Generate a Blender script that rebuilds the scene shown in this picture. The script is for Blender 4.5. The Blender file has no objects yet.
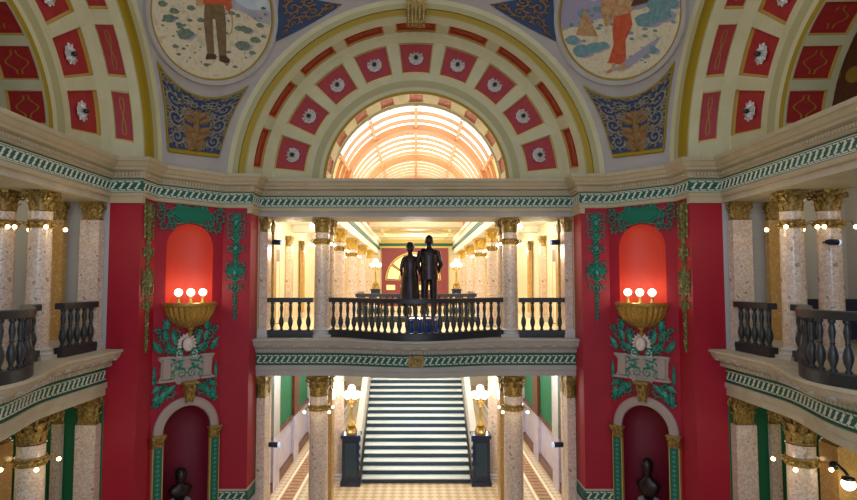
import bpy, math, random
from mathutils import Vector, Matrix
random.seed(7)
PI = math.pi
C = bpy.context.scene.collection
E = 7.3            # eye height above the lower floor
YC = 9.55          # distance from the camera to the middle of the rotunda
F3 = E - 1.65      # height of the gallery floor
R_W, R_P, CB, CR = 7.75, 6.95, 5.6, 4.8    # wall plane, pier plane, pier corner, opening half width
TH = math.radians(3.3)
cos, sin = math.cos, math.sin

def visible(x, y, z, m=40):
    h = z - E
    d = y*cos(TH) + h*sin(TH)
    if d < 0.5: return False
    u = -y*sin(TH) + h*cos(TH)
    px, py = 416 + 570*x/d, 250 - 570*u/d
    return -m < px < 857+m and -m < py < 500+m

# ------------------------------------------------------------------ materials
def lin(c):
    return tuple((v/255/12.92 if v/255 <= .04045 else ((v/255+.055)/1.055)**2.4) for v in c) + (1,)

def mat(name, col, rough=.6, metal=0., noise=None, scale=6., emit=None, es=0., bump=0., bscale=30., spec=.5):
    m = bpy.data.materials.new(name); m.use_nodes = True
    nt = m.node_tree; b = nt.nodes['Principled BSDF']
    b.inputs['Roughness'].default_value = rough; b.inputs['Metallic'].default_value = metal
    b.inputs['Specular IOR Level'].default_value = spec
    tc = nt.nodes.new('ShaderNodeTexCoord')
    if noise:
        n = nt.nodes.new('ShaderNodeTexNoise'); n.inputs['Scale'].default_value = scale
        n.inputs['Detail'].default_value = 5; n.inputs['Distortion'].default_value = .6
        r = nt.nodes.new('ShaderNodeValToRGB'); cs = [col] + list(noise); k = len(cs)
        el = r.color_ramp.elements
        while len(el) < k: el.new(.5)
        for i, c in enumerate(cs):
            el[i].position = .32 + .36*i/(k-1); el[i].color = lin(c)
        nt.links.new(tc.outputs['Object'], n.inputs['Vector']); nt.links.new(n.outputs['Fac'], r.inputs['Fac'])
        nt.links.new(r.outputs['Color'], b.inputs['Base Color'])
    else:
        b.inputs['Base Color'].default_value = lin(col)
    if emit:
        b.inputs['Emission Color'].default_value = lin(emit); b.inputs['Emission Strength'].default_value = es
    if bump:
        n2 = nt.nodes.new('ShaderNodeTexNoise'); n2.inputs['Scale'].default_value = bscale
        bp = nt.nodes.new('ShaderNodeBump'); bp.inputs['Strength'].default_value = bump; bp.inputs['Distance'].default_value = .02
        nt.links.new(tc.outputs['Object'], n2.inputs['Vector']); nt.links.new(n2.outputs['Fac'], bp.inputs['Height'])
        nt.links.new(bp.outputs['Normal'], b.inputs['Normal'])
    return m

M = {}
M['stone']   = mat('stone_cream', (182,170,145), .6, noise=[(194,184,160)], scale=2.5)
M['stone2']  = mat('stone_gold_cream', (178,163,130), .6, noise=[(186,172,142)], scale=2.5)
M['soffit']  = mat('stone_grey', (165,160,152), .6, noise=[(176,170,162)], scale=2)
M['archc']   = mat('arch_cream', (190,182,138), .65, noise=[(200,192,152)], scale=2)
M['archd']   = mat('arch_moulding', (168,160,112), .6)
M['olive']   = mat('olive_gilding', (158,132,24), .45, .25)
M['pend']    = mat('pendentive_grey', (164,156,148), .7, noise=[(174,166,158)], scale=1.5)
M['red']     = mat('red_paint', (158,7,36), .5, noise=[(166,10,42)], scale=1.2)
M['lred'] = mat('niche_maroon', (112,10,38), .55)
M['nred'] = mat('niche_orange_red', (190,60,46), .6)  # red of the upper niche with the warm lamp glow painted in
M['redp']    = mat('panel_red', (150,22,26), .55, noise=[(164,34,34)], scale=5)
M['gold']    = mat('gilding', (206,168,84), .35, .5, noise=[(150,114,48)], scale=25)
M['goldl']   = mat('light_gilding', (205,175,95), .4, .3)
M['dgold']   = mat('antique_gilding', (186,152,76), .42, .3, noise=[(96,74,38)], scale=18)
M['green']   = mat('frieze_green', (24,92,76), .55)
M['white']   = mat('fret_white', (220,220,200), .6)
M['leafg']   = mat('ornament_green', (70,176,150), .4, .1, noise=[(20,96,82)], scale=22)
M['leafo']   = mat('ornament_gilt_green', (160,150,84), .42, .2, noise=[(66,84,48)], scale=22)
M['cgreen']  = mat('cartouche_green', (10,110,84), .4)
M['greyst']  = mat('cartouche_grey', (168,150,140), .6)
M['skin']    = mat('mask_white', (225,210,200), .6)
M['marble']  = mat('scagliola_marble', (222,204,182), .2, noise=[(206,174,152),(228,214,200),(172,138,116)], scale=9)
M['marbleg'] = mat('marble_grey', (200,192,200), .25, noise=[(178,168,176),(206,200,204)], scale=4)
M['marbley'] = mat('marble_ochre', (214,176,108), .25, noise=[(196,150,84),(220,188,128)], scale=14)
M['base']    = mat('base_marble', (205,198,190), .3)
M['rail']    = mat('bronze_rail', (60,62,64), .35, .5)
M['bronze']  = mat('dark_bronze', (52,46,50), .3, .85, noise=[(70,60,60)], scale=6)
M['bluegr']  = mat('blue_marble_plinth', (20,62,150), .25)  # blue light on the statue base put into its colour
M['cream']   = mat('hall_cream', (226,212,176), .6, noise=[(232,220,188)], scale=1.5)
M['white2']  = mat('hall_white', (232,226,214), .6)
M['yell']    = mat('hall_yellow', (222,196,110), .6)
M['hallcap'] = mat('hall_gilding', (205,168,80), .4, .4)
M['gal']     = mat('gallery_grey', (172,172,172), .7)
M['galg']    = mat('gallery_green', (10,100,58), .6)
M['wains']   = mat('wainscot_marble', (196,190,206), .3, noise=[(178,170,186)], scale=3)
M['brown']   = mat('wood_brown', (110,58,36), .4, noise=[(80,40,26)], scale=5)
M['maroon']  = mat('maroon', (138,62,72), .6)
M['lead']    = mat('iron_black', (24,24,28), .4, .4)
M['silver']  = mat('rosette_silver', (205,200,192), .35, .3)
M['bulbd']   = mat('unlit_bulb', (40,38,40), .15)
M['bulb']    = mat('lit_bulb', (255,240,210), .4, emit=(255,226,160), es=9)
M['globe']   = mat('lit_globe', (255,250,240), .4, emit=(255,238,214), es=5)
M['glass']   = mat('skylight_white_glass', (250,246,240), .3, emit=(255,246,238), es=1.55)
M['glassa']  = mat('skylight_amber_glass', (240,200,140), .3, emit=(255,190,120), es=.8)
M['rib']     = mat('skylight_rib', (206,168,130), .5)
M['ribw']    = mat('skylight_wide_rib', (206,148,100), .5)
M['newel']   = mat('newel_marble', (22,38,66), .2, noise=[(30,48,78)], scale=8)
M['tread']   = mat('stair_white', (228,236,236), .3)
M['riser']   = mat('stair_dark', (30,58,74), .35)
M['brownv']  = mat('vault_brown', (96,62,30), .6)
M['blueb']   = mat('ornament_ground_blue', (44,64,98), .6)
M['scroll']  = mat('scroll_stone', (150,138,118), .6)
M['scrollg'] = mat('acanthus_bronze', (148,112,66), .5)
M['lamp']    = mat('spotlight_body', (28,30,60), .35, .3)
M['lampw']   = mat('spotlight_lens', (190,205,240), .2, emit=(200,215,255), es=.6)
M['p_sky']   = mat('paint_sky', (168,182,190), .8, noise=[(196,200,196)], scale=1.5)
M['p_sky2']  = mat('paint_sky_blue', (140,172,200), .8, noise=[(196,205,206)], scale=1.5)
M['p_hill']  = mat('paint_hills', (150,146,152), .8, noise=[(172,164,160)], scale=3)
M['p_sand']  = mat('paint_sand', (196,178,142), .8, noise=[(208,194,160),(180,166,136)], scale=5)
M['p_bush']  = mat('paint_bush', (122,130,104), .8, noise=[(84,100,88)], scale=14)
M['p_bushb'] = mat('paint_bush_blue', (120,150,146), .8, noise=[(84,122,128)], scale=12)
M['p_shirt'] = mat('paint_rust', (172,66,34), .8, noise=[(196,92,48)], scale=10)
M['p_khaki'] = mat('paint_khaki', (122,98,60), .8, noise=[(100,80,50)], scale=9)
M['p_brown'] = mat('paint_brown', (78,48,34), .8)
M['p_tan']   = mat('paint_tan', (196,158,108), .8, noise=[(160,112,72)], scale=9)
M['p_shade'] = mat('paint_violet', (150,142,158), .8)
M['curtb']   = mat('navy_panel', (18,26,52), .5)

def tile_mat():
    m = bpy.data.materials.new('floor_tiles'); m.use_nodes = True; nt = m.node_tree
    b = nt.nodes['Principled BSDF']; b.inputs['Roughness'].default_value = .25
    tc = nt.nodes.new('ShaderNodeTexCoord'); mp = nt.nodes.new('ShaderNodeMapping')
    mp.inputs['Rotation'].default_value = (0, 0, PI/4)
    ck = nt.nodes.new('ShaderNodeTexChecker'); ck.inputs['Scale'].default_value = 4.4
    ck.inputs['Color1'].default_value = lin((216,196,164)); ck.inputs['Color2'].default_value = lin((192,162,126))
    nt.links.new(tc.outputs['Object'], mp.inputs['Vector']); nt.links.new(mp.outputs['Vector'], ck.inputs['Vector'])
    nt.links.new(ck.outputs['Color'], b.inputs['Base Color'])
    return m
M['tile'] = tile_mat()
def gold_circ():
    m = bpy.data.materials.new('vault_gold_circles'); m.use_nodes = True; nt = m.node_tree
    b = nt.nodes['Principled BSDF']; b.inputs['Roughness'].default_value = .5
    tc = nt.nodes.new('ShaderNodeTexCoord'); v = nt.nodes.new('ShaderNodeTexVoronoi'); v.inputs['Scale'].default_value = 2.2
    v.inputs['Randomness'].default_value = .15
    r = nt.nodes.new('ShaderNodeValToRGB'); e = r.color_ramp.elements; e[0].position = .36; e[0].color = lin((160,126,40)); e[1].position = .42; e[1].color = lin((104,54,24))
    nt.links.new(tc.outputs['Object'], v.inputs['Vector']); nt.links.new(v.outputs['Distance'], r.inputs['Fac']); nt.links.new(r.outputs['Color'], b.inputs['Base Color'])
    return m
M['vcirc'] = gold_circ()

# ------------------------------------------------------------------ mesh builder
class MB:
    def __init__(s): s.v = []; s.f = []; s.m = []
    def add(s, vs, fs, mi=0):
        o = len(s.v); s.v += [tuple(p) for p in vs]
        for f in fs: s.f.append(tuple(i+o for i in f)); s.m.append(mi)
        return s
    def box(s, x0, x1, y0, y1, z0, z1, mi=0):
        vs = [(x0,y0,z0),(x1,y0,z0),(x1,y1,z0),(x0,y1,z0),(x0,y0,z1),(x1,y0,z1),(x1,y1,z1),(x0,y1,z1)]
        return s.add(vs, [(0,3,2,1),(4,5,6,7),(0,1,5,4),(1,2,6,5),(2,3,7,6),(3,0,4,7)], mi)
    def lathe(s, prof, n=20, c=(0,0,0), mi=0, a0=0., a1=2*PI, mod=None, capt=False):
        full = abs(a1-a0-2*PI) < 1e-6; k = n if full else n+1; vs = []
        for r, z in prof:
            for i in range(k):
                a = a0+(a1-a0)*i/n; q = r*(mod(a, z) if mod else 1)
                vs.append((c[0]+q*cos(a), c[1]+q*sin(a), c[2]+z))
        fs = []
        for j in range(len(prof)-1):
            for i in range(n):
                i2 = (i+1) % k
                fs.append((j*k+i, j*k+i2, (j+1)*k+i2, (j+1)*k+i))
        if capt and full:
            fs.append(tuple(range(k-1, -1, -1))); fs.append(tuple((len(prof)-1)*k+i for i in range(k)))
        return s.add(vs, fs, mi)
    def tube(s, pts, r, n=6, mi=0, caps=True):
        pts = [Vector(p) for p in pts]; rs = r if isinstance(r, (list, tuple)) else [r]*len(pts)
        vs = []; up = Vector((0,0,1)); prev = None
        for i, p in enumerate(pts):
            t = (pts[min(i+1, len(pts)-1)] - pts[max(i-1, 0)]).normalized()
            if prev is None:
                a = t.cross(up)
                if a.length < 1e-3: a = t.cross(Vector((1,0,0)))
                a.normalize()
            else:
                a = (prev - t*prev.dot(t)); a.normalize()
            prev = a; b = t.cross(a)
            for k in range(n):
                g = 2*PI*k/n; vs.append(p + (a*cos(g)+b*sin(g))*rs[i])
        fs = [(i*n+k, i*n+(k+1)%n, (i+1)*n+(k+1)%n, (i+1)*n+k) for i in range(len(pts)-1) for k in range(n)]
        if caps: fs += [tuple(range(n-1,-1,-1)), tuple((len(pts)-1)*n+k for k in range(n))]
        return s.add(vs, fs, mi)
    def ball(s, c, rx, ry=None, rz=None, n=12, m=8, mi=0):
        ry = rx if ry is None else ry; rz = rx if rz is None else rz
        vs = [(c[0], c[1], c[2]-rz)]
        for j in range(1, m):
            p = -PI/2+PI*j/m
            vs += [(c[0]+rx*cos(p)*cos(2*PI*i/n), c[1]+ry*cos(p)*sin(2*PI*i/n), c[2]+rz*sin(p)) for i in range(n)]
        vs.append((c[0], c[1], c[2]+rz)); L = len(vs)-1
        fs = [(0, 1+(i+1)%n, 1+i) for i in range(n)]
        for j in range(m-2):
            fs += [(1+j*n+i, 1+j*n+(i+1)%n, 1+(j+1)*n+(i+1)%n, 1+(j+1)*n+i) for i in range(n)]
        fs += [(L, 1+(m-2)*n+i, 1+(m-2)*n+(i+1)%n) for i in range(n)]
        return s.add(vs, fs, mi)
    def grid(s, fn, us, vs_, mi=0, skip=None):
        nu, nv = len(us), len(vs_)
        V = [fn(u, v) for v in vs_ for u in us]
        F = []
        for j in range(nv-1):
            for i in range(nu-1):
                if skip and skip((us[i]+us[i+1])/2, (vs_[j]+vs_[j+1])/2): continue
                F.append((j*nu+i, j*nu+i+1, (j+1)*nu+i+1, (j+1)*nu+i))
        return s.add(V, F, mi)
    # --- relief ornament in (s,t) on any surface mapped by fn(s,t,h)
    def ribbon(s, fn, pts, w, h, mi=0):
        n = len(pts); V = []
        for i, p in enumerate(pts):
            q0, q1 = pts[max(i-1,0)], pts[min(i+1,n-1)]
            dx, dy = q1[0]-q0[0], q1[1]-q0[1]; L = math.hypot(dx,dy) or 1
            ww = (w[0]+(w[1]-w[0])*i/(n-1))/2 if isinstance(w, tuple) else w/2
            nx, ny = -dy/L*ww, dx/L*ww
            V += [fn(p[0]+nx,p[1]+ny,0), fn(p[0]+nx*.6,p[1]+ny*.6,h), fn(p[0]-nx*.6,p[1]-ny*.6,h), fn(p[0]-nx,p[1]-ny,0)]
        Fs = [(4*i+k, 4*i+k+1, 4*i+k+5, 4*i+k+4) for i in range(n-1) for k in range(3)]
        Fs += [(0,1,2,3), (4*n-1,4*n-2,4*n-3,4*n-4)]
        return s.add(V, Fs, mi)
    def leaf(s, fn, x, y, ang, L, W, h, mi=0):
        ca, sa = cos(ang), sin(ang); prof = [(0,.15),(.2,.8),(.4,1),(.6,.8),(.8,.5),(1,.04)]
        V = []
        for t, w in prof:
            for q in (-1, 0, 1):
                lx, ly = t*L, q*w*W/2
                V.append(fn(x+lx*ca-ly*sa, y+lx*sa+ly*ca, h*(1-.3*t) if q == 0 else 0))
        Fs = [(3*i+k, 3*i+k+1, 3*i+k+4, 3*i+k+3) for i in range(5) for k in range(2)]
        return s.add(V, Fs, mi)
    def scroll(s, fn, x, y, r, a0, d=1, w=.03, h=.02, turns=1.4, leaves=5, mi=0, lm=None):
        pts = []; n = int(10*turns)+4
        for i in range(n):
            t = i/(n-1); a = a0+d*2*PI*turns*t; q = r*(1-.85*t)
            pts.append((x+q*cos(a), y+q*sin(a)))
        s.ribbon(fn, pts, (w, w*.6), h, mi)
        for k in range(leaves):
            t = (k+.5)/leaves*.6; a = a0+d*2*PI*turns*t; q = r*(1-.85*t)
            s.leaf(fn, x+q*cos(a), y+q*sin(a), a-d*.5, r*.62, r*.36, h*1.3, mi if lm is None else lm)
        s.leaf(fn, x-r*.12, y-r*.12, a0, r*.4, r*.38, h*1.6, mi if lm is None else lm)
        return s
    def poly(s, fn, pts, h0, h1, mi=0):
        n = len(pts); V = [fn(p[0],p[1],h1) for p in pts]+[fn(p[0],p[1],h0) for p in pts]
        Fs = [tuple(range(n))]+[(i, i+n, (i+1)%n+n, (i+1)%n) for i in range(n)]
        return s.add(V, Fs, mi)
    def squash(s, k):
        s.v = [(x*k, y, z) for x, y, z in s.v]; return s
    def build(s, name, mats, parent=None, loc=(0,0,0), rz=0., smooth=38):
        me = bpy.data.meshes.new(name); me.from_pydata(s.v, [], s.f)
        if not isinstance(mats, (list, tuple)): mats = [mats]
        for m in mats: me.materials.append(M[m] if isinstance(m, str) else m)
        me.polygons.foreach_set('material_index', s.m)
        me.polygons.foreach_set('use_smooth', [bool(smooth)]*len(s.f)); me.update()
        if smooth: me.set_sharp_from_angle(angle=math.radians(smooth))
        o = bpy.data.objects.new(name, me); C.objects.link(o); o.location = loc; o.rotation_euler = (0,0,rz)
        if parent: o.parent = parent
        return o

def tag(o, label, cat, group=None):
    o['label'] = label; o['category'] = cat
    if group: o['group'] = group
    return o
def thing(name, label, cat, loc=(0,0,0), rz=0., group=None):
    o = bpy.data.objects.new(name, None); C.objects.link(o); o.location = loc; o.rotation_euler = (0,0,rz); o.empty_display_size = .1
    return tag(o, label, cat, group)
def struct(o): o['kind'] = 'structure'; return o
def copy_tree(o, parent=None):
    c = o.copy(); C.objects.link(c)
    if parent: c.parent = parent
    for ch in list(o.children): copy_tree(ch, c)
    return c
used = {}
def place(proto, loc, rz, label, group=None):
    o = proto if not used.get(proto.name) else copy_tree(proto)
    used[proto.name] = True
    o.location = loc; o.rotation_euler = (0,0,rz); o['label'] = label
    if group: o['group'] = group
    return o

ARMS = {'front': 0., 'left': PI/2, 'right': -PI/2}
def A(arm, u, v, z=0.):
    a = ARMS[arm]; return Vector((u*cos(a)-v*sin(a), YC+u*sin(a)+v*cos(a), z))
OC = (0, YC, 0)
flat = lambda x, z, h: (x, -h, z)        # relief on a wall seen from -Y

def light(name, kind, loc, energy, col=(1,.9,.75), size=.15, parent=None, spot=None, rot=None):
    l = bpy.data.lights.new(name, kind); l.energy = energy; l.color = col
    if kind == 'AREA': l.size = size
    else: l.shadow_soft_size = size
    o = bpy.data.objects.new(name, l); C.objects.link(o); o.location = loc
    if rot: o.rotation_euler = rot
    return o

# ------------------------------------------------------------------ entablature round the rotunda
def sweep(mb, path, prof):
    n = len(path); nor = []
    for i in range(n-1):
        dx, dy = path[i+1][0]-path[i][0], path[i+1][1]-path[i][1]; L = math.hypot(dx,dy); nor.append((dy/L, -dx/L))
    mit = []
    for i in range(n):
        a = nor[max(i-1,0)]; b = nor[min(i, n-2)]; sx, sy = a[0]+b[0], a[1]+b[1]; d = 1+a[0]*b[0]+a[1]*b[1]
        mit.append((sx/d, sy/d))
    for k in range(len(prof)-1):
        (o0,z0,mi), (o1,z1,_) = prof[k], prof[k+1]
        V = []; F = []
        for i in range(n):
            V.append((path[i][0]+mit[i][0]*o0, path[i][1]+mit[i][1]*o0, z0)); V.append((path[i][0]+mit[i][0]*o1, path[i][1]+mit[i][1]*o1, z1))
        for i in range(n-1): F.append((2*i, 2*i+2, 2*i+3, 2*i+1))
        mb.add(V, F, mi)
left = [(-R_W,-5.2),(-R_W,CR),(-R_P,CR),(-R_P,CB),(-CB,R_P),(-CR,R_P),(-CR,R_W)]
path = left + [(-x,y) for x,y in reversed(left)]
path = [(x, y+YC) for x, y in path]
prof = [(-.9,3.13,0),(.36,3.13,0),(.36,3.04,0),(.32,3.02,0),(.27,2.93,0),(.22,2.90,0),(.22,2.84,0),(.12,2.80,0),(.12,2.66,0),(.05,2.64,1),(.05,2.62,2),(.03,2.62,2),(.03,2.29,2),(.05,2.29,0),(.07,2.27,0),(.07,2.2,0),(.05,2.17,0),(-.04,2.17,0)]
mb = MB(); sweep(mb, path, [(a,b+E,c) for a,b,c in prof])
for q in (-1,1):
    for pa in ([(-R_W,CR),(-R_P,CR),(-R_P,CR+.1)], [(-CR-.1,R_P),(-CR,R_P),(-CR,R_W)]):
        pa = [(x,y+YC) for x,y in pa]
        if q > 0: pa = [(-x,y) for x,y in reversed(pa)]
        sweep(mb, pa, [(.0,E+2.2,0),(.04,E+2.2,0),(.04,E+2.02,0),(-.02,E+2.02,0)])
ent = struct(mb.build('trim_1', ['stone2','green','green']))
# dentils and white fret, one mesh each for the whole frieze
def along(path, off, spacing):
    """evenly spaced stations on a path pushed out by off: (x,y,dirx,diry)"""
    out = []
    for i in range(len(path)-1):
        (x0,y0),(x1,y1) = path[i], path[i+1]; L = math.hypot(x1-x0,y1-y0); dx,dy = (x1-x0)/L,(y1-y0)/L; n = max(1,int(round(L/spacing)))
        for k in range(n):
            t = (k+.5)/n*L; out.append((x0+dx*t+dy*off, y0+dy*t-dx*off, dx, dy, L/n))
    return out
def fret(mb, st, z0, z1, w=.033, mi=0):
    for x,y,dx,dy,L in st:
        fn = lambda s,t,h: (x+dx*s+dy*h, y+dy*s-dx*h, t)
        a, b = z0+.02, z1-.02; q = L/2
        mb.ribbon(fn, [(-q*.95,b),(q*.55,b),(-q*.1,(a+b)/2+.02)], w, .014, mi)
        mb.ribbon(fn, [(q*.95,a),(-q*.55,a),(q*.1,(a+b)/2-.02)], w, .014, mi)
        mb.ribbon(fn, [(-q*.75,a+.03),(q*.75,b-.03)], w, .016, mi)
mb = MB(); st = along(path, .03, .18)
fret(mb, st, 2.33+E, 2.58+E)
for z in (2.315, 2.60):
    sweep(mb, path, [(.03,z+.01+E,0),(.04,z+.008+E,0),(.04,z-.008+E,0),(.03,z-.01+E,0)])
mb.build('fret_band', 'white', ent)
mb = MB()
for x,y,dx,dy,L in along(path, .12, .085):
    fn = lambda s,t,h: (x+dx*s+dy*h, y+dy*s-dx*h, t)
    mb.poly(fn, [(-.025,2.70+E),(.025,2.70+E),(.025,2.77+E),(-.025,2.77+E)], 0, .05)
mb.build('dentils', 'stone2', ent, smooth=0)

# ------------------------------------------------------------------ pier walls with niches
def niche_face(mb, half, z0, z1, niches, r, seg=14):
    """wall strip in local (s, z), facing -Y, with arched holes of half width r: (bottom, spring)"""
    W = lambda s,z: (s, 0, z)
    mb.add([W(-half,z0),W(-r,z0),W(-r,z1),W(-half,z1)], [(0,1,2,3)], 0)
    mb.add([W(r,z0),W(half,z0),W(half,z1),W(r,z1)], [(0,1,2,3)], 0)
    zc = z0
    for ni, (zb, zs) in enumerate(niches):
        mb.add([W(-r,zc),W(r,zc),W(r,zb),W(-r,zb)], [(0,1,2,3)], 0)
        zt = zs+r+.02
        pts = [(r*cos(PI-PI*i/seg), zs+r*sin(PI*i/seg)) for i in range(seg+1)]
        V = [W(*p) for p in pts]+[W(p[0], zt) for p in pts]
        mb.add(V, [(i, i+1, seg+2+i, seg+1+i) for i in range(seg)], 0)
        zc = zt
        dp = .85
        fn = lambda a, z: (-r*cos(a), r*dp*sin(a), z)
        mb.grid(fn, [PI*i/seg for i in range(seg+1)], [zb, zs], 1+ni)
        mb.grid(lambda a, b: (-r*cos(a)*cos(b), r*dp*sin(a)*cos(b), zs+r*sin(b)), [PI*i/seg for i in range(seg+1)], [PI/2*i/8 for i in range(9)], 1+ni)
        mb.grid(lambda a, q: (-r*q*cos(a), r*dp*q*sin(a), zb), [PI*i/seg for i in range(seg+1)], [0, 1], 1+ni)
    mb.add([W(-r,zc),W(r,zc),W(r,z1),W(-r,z1)], [(0,1,2,3)], 0)

DL = (R_P-CB)/math.sqrt(2)      # half length of the diagonal face
for sgn, side in ((-1,'left'),(1,'right')):
    mb = MB()
    P = [(R_W,CR),(R_P,CR),(R_P,CB)]; Q = [(CB,R_P),(CR,R_P),(CR,R_W)]
    for seq in (P, Q):
        for (a,b),(c,d) in zip(seq, seq[1:]):
            mb.add([(sgn*a,YC+b,0),(sgn*c,YC+d,0),(sgn*c,YC+d,E+2.2),(sgn*a,YC+b,E+2.2)], [(0,1,2,3)], 0)
    w = struct(mb.build('wall_%s_pier' % side, 'red', smooth=0))
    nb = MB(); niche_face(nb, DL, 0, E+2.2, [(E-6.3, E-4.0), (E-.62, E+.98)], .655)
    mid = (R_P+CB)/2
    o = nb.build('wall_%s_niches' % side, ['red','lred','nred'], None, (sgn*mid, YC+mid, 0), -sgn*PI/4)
    struct(o)
    # dado below the painted red
    tb = MB()
    seq = [(CB,R_P),(CR,R_P),(CR,R_W)]
    for (a,b),(c,d) in zip(seq, seq[1:]):
        ex = .03
        if b == d: x0,x1,y0,y1 = sorted((sgn*a,sgn*c))+[YC+b-ex,YC+b]
        else:
            x0,x1 = sorted((sgn*a, sgn*(a-ex))); y0,y1 = YC+min(b,d),YC+max(b,d)
        tb.box(x0,x1,y0,y1,0,E-6.16,1); tb.box(x0,x1,y0,y1,E-6.16,E-5.86,0)
        tb.box(x0,x1,y0-.01,y1,E-5.87,E-5.82,2); tb.box(x0,x1,y0-.01,y1,E-6.2,E-6.15,2)
    t = struct(tb.build('trim_%d' % (2 if sgn<0 else 3), ['green','wains','stone'], smooth=0))
    fb = MB(); fret(fb, [(sgn*(CR+.8*(k+.5)/4), YC+R_P-.03, 1, 0, .2) for k in range(4)], E-6.13, E-5.89, .03)
    fb.build('fret_band', 'white', t)

# ------------------------------------------------------------------ arches with coffers
def arch_rows():
    k = lambda v, px: (v, 1.01*px*(YC+v)/570)
    rows = [(k(6.75,189), k(6.80,184),0,None),(k(6.80,184),k(6.84,178.5),1,None),(k(6.84,178.5),k(6.92,177.5),2,None),(k(6.92,177.5),k(7.0,171.5),2,None),
            (k(7.0,171.5),k(7.02,170),1,None),(k(7.02,170),k(7.2,163.5),0,None),(k(7.2,163.5),k(7.58,154),0,('slender_panel',7.4,.09)),(k(7.58,154),k(7.7,148),0,None),
            (k(7.7,148),k(7.78,143),0,None),(k(7.78,143),k(7.95,111),0,('coffer_panel',7.2,.09)),(k(7.95,111),k(7.96,104),0,None),(k(7.96,104),k(7.97,102),1,None),
            (k(7.97,102),k(8.0,97),1,None),(k(8.0,97),k(8.02,93),0,None),(k(8.02,93),k(8.06,90),2,None),(k(8.06,90),(8.12,2.81),0,None),((8.12,2.81),(8.95,2.81),0,('soffit_panel',7.2,.05)),((8.95,2.81),(9.1,2.81),0,None)]
    return rows
ROWS = arch_rows(); CZ = 2.90
cz = lambda v: E+CZ+.17*(min(v,8.2)-6.75)
def AP(v, rho, ph): return (rho*cos(ph), v, cz(v)+rho*sin(ph))
PHF = [90+19.35*k for k in range(-4,5)]; PHL = [90+18.9*k for k in range(-4,5)]
ros = MB()
for k in range(10):
    a = 2*PI*k/10
    ros.leaf(lambda s,t,h: (s,-h,t), .06*cos(a), .06*sin(a), a, .185, .15, .05)
    ros.leaf(lambda s,t,h: (s,-h-.02,t), .05*cos(a+.3), .05*sin(a+.3), a+.3, .11, .09, .05)
ros.tube([(.205*cos(2*PI*k/20), -.012, .205*sin(2*PI*k/20)) for k in range(21)], .018, 5)
ros.ball((0,-.09,0), .062, .075, .062, 10, 8, 1)
ros_me = ros.build('rosette', ['silver','bulbd']).data
bpy.data.objects.remove(bpy.data.objects['rosette'])
tn = 4
for arm in ARMS:
    mb = MB(); panels = []; PHS = PHF if arm == 'front' else PHL
    red_name = 'archc'
    for (v0,r0),(v1,r1),mi,pan in ROWS:
        if pan:
            nm, ha, rec = pan
            if nm == 'soffit_panel' and arm == 'front': ha = 4.6
            cen = []
            for ph in PHS:
                p = AP((v0+v1)/2, (r0+r1)/2, math.radians(ph)); w = A(arm, p[0], p[1], p[2])
                if visible(w.x, w.y, w.z, 60): cen.append(ph)
            brk = {0,180}
            for ph in cen: brk |= {ph-ha, ph+ha, ph, ph-ha/2, ph+ha/2}
            brk |= {x for x in range(0,181,6) if all(abs(x-c) > ha+.6 for c in cen)}
            us = [math.radians(x) for x in sorted(x for x in brk if 0 <= x <= 180)]
            skip = lambda u, t: any(abs(math.degrees(u)-c) < ha for c in cen)
            mb.grid(lambda u,t: AP(v0+(v1-v0)*t, r0+(r1-r0)*t, u), us, [0,1], mi, skip)
            for ph in cen: panels.append((nm,ph,ha,rec,v0,r0,v1,r1))
        else:
            mb.grid(lambda u,t: AP(v0+(v1-v0)*t, r0+(r1-r0)*t, u), [math.radians(x) for x in range(0,181,4)], [0,1], mi)
    ar = struct(mb.build('trim_%d' % tn, ['archc','archd','olive'], None, OC, ARMS[arm], smooth=50)); tn += 1
    for nm,ph,ha,rec,v0,r0,v1,r1 in panels:
        pb = MB(); L = math.hypot(v1-v0, r1-r0); nv, nr = -(r1-r0)/L*rec, (v1-v0)/L*rec
        pts = lambda t, a, d: AP(v0+(v1-v0)*t+nv*d, r0+(r1-r0)*t+nr*d, math.radians(ph+a))
        As = [-ha,-ha/2,0,ha/2,ha]
        loop = [(0,a) for a in As]+[(1,a) for a in reversed(As)]
        n = len(loop)
        V = [pts(t,a,0) for t,a in loop]+[pts(t,a,1) for t,a in loop]
        pb.add(V, [(i,(i+1)%n,(i+1)%n+n,i+n) for i in range(n)], 1)
        # gilt bead just inside the rim
        fr = [(.05+.9*t, a*.93) for t,a in loop]
        V = [pts(t,a,1) for t,a in loop]+[pts(t,a,.9) for t,a in fr]
        pb.add(V, [(i,(i+1)%n,(i+1)%n+n,i+n) for i in range(n)], 1)
        pb.grid(lambda a,t: pts(t,a,.9), [a*.93 for a in As], [.05,.95], 0)
        if nm != 'coffer_panel':      # painted gilt line ornament
            fn = lambda s,t,h: pts(t, s, .9-h)
            if nm == 'slender_panel':
                pb.ribbon(fn, [(ha*.75*cos(q), .5+.22*sin(q)*abs(cos(q*1))) for q in [2*PI*i/24 for i in range(25)]], .045, .08, 2)
            else:
                pb.ribbon(fn, [(ha*.7*cos(q), .5+.3*sin(q)*(.65+.35*cos(4*q))) for q in [2*PI*i/32 for i in range(33)]], .05, .08, 2)
        ob = pb.build(nm, ['redp','goldl','olive'], ar, smooth=0)
        if nm == 'coffer_panel':
            p = AP((v0+v1)/2+nv*.9, (r0+r1)/2+nr*.9, math.radians(ph))
            r = bpy.data.objects.new('rosette', ros_me); C.objects.link(r); r.parent = ob
            r.location = p
            sl = math.atan2(v1-v0, -(r1-r0))
            # tilt the rosette square to the splayed surface, axis along the arch tangent
            r.rotation_euler = Matrix.Rotation(-(math.radians(ph)-PI/2), 3, 'Y').to_euler()

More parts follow.
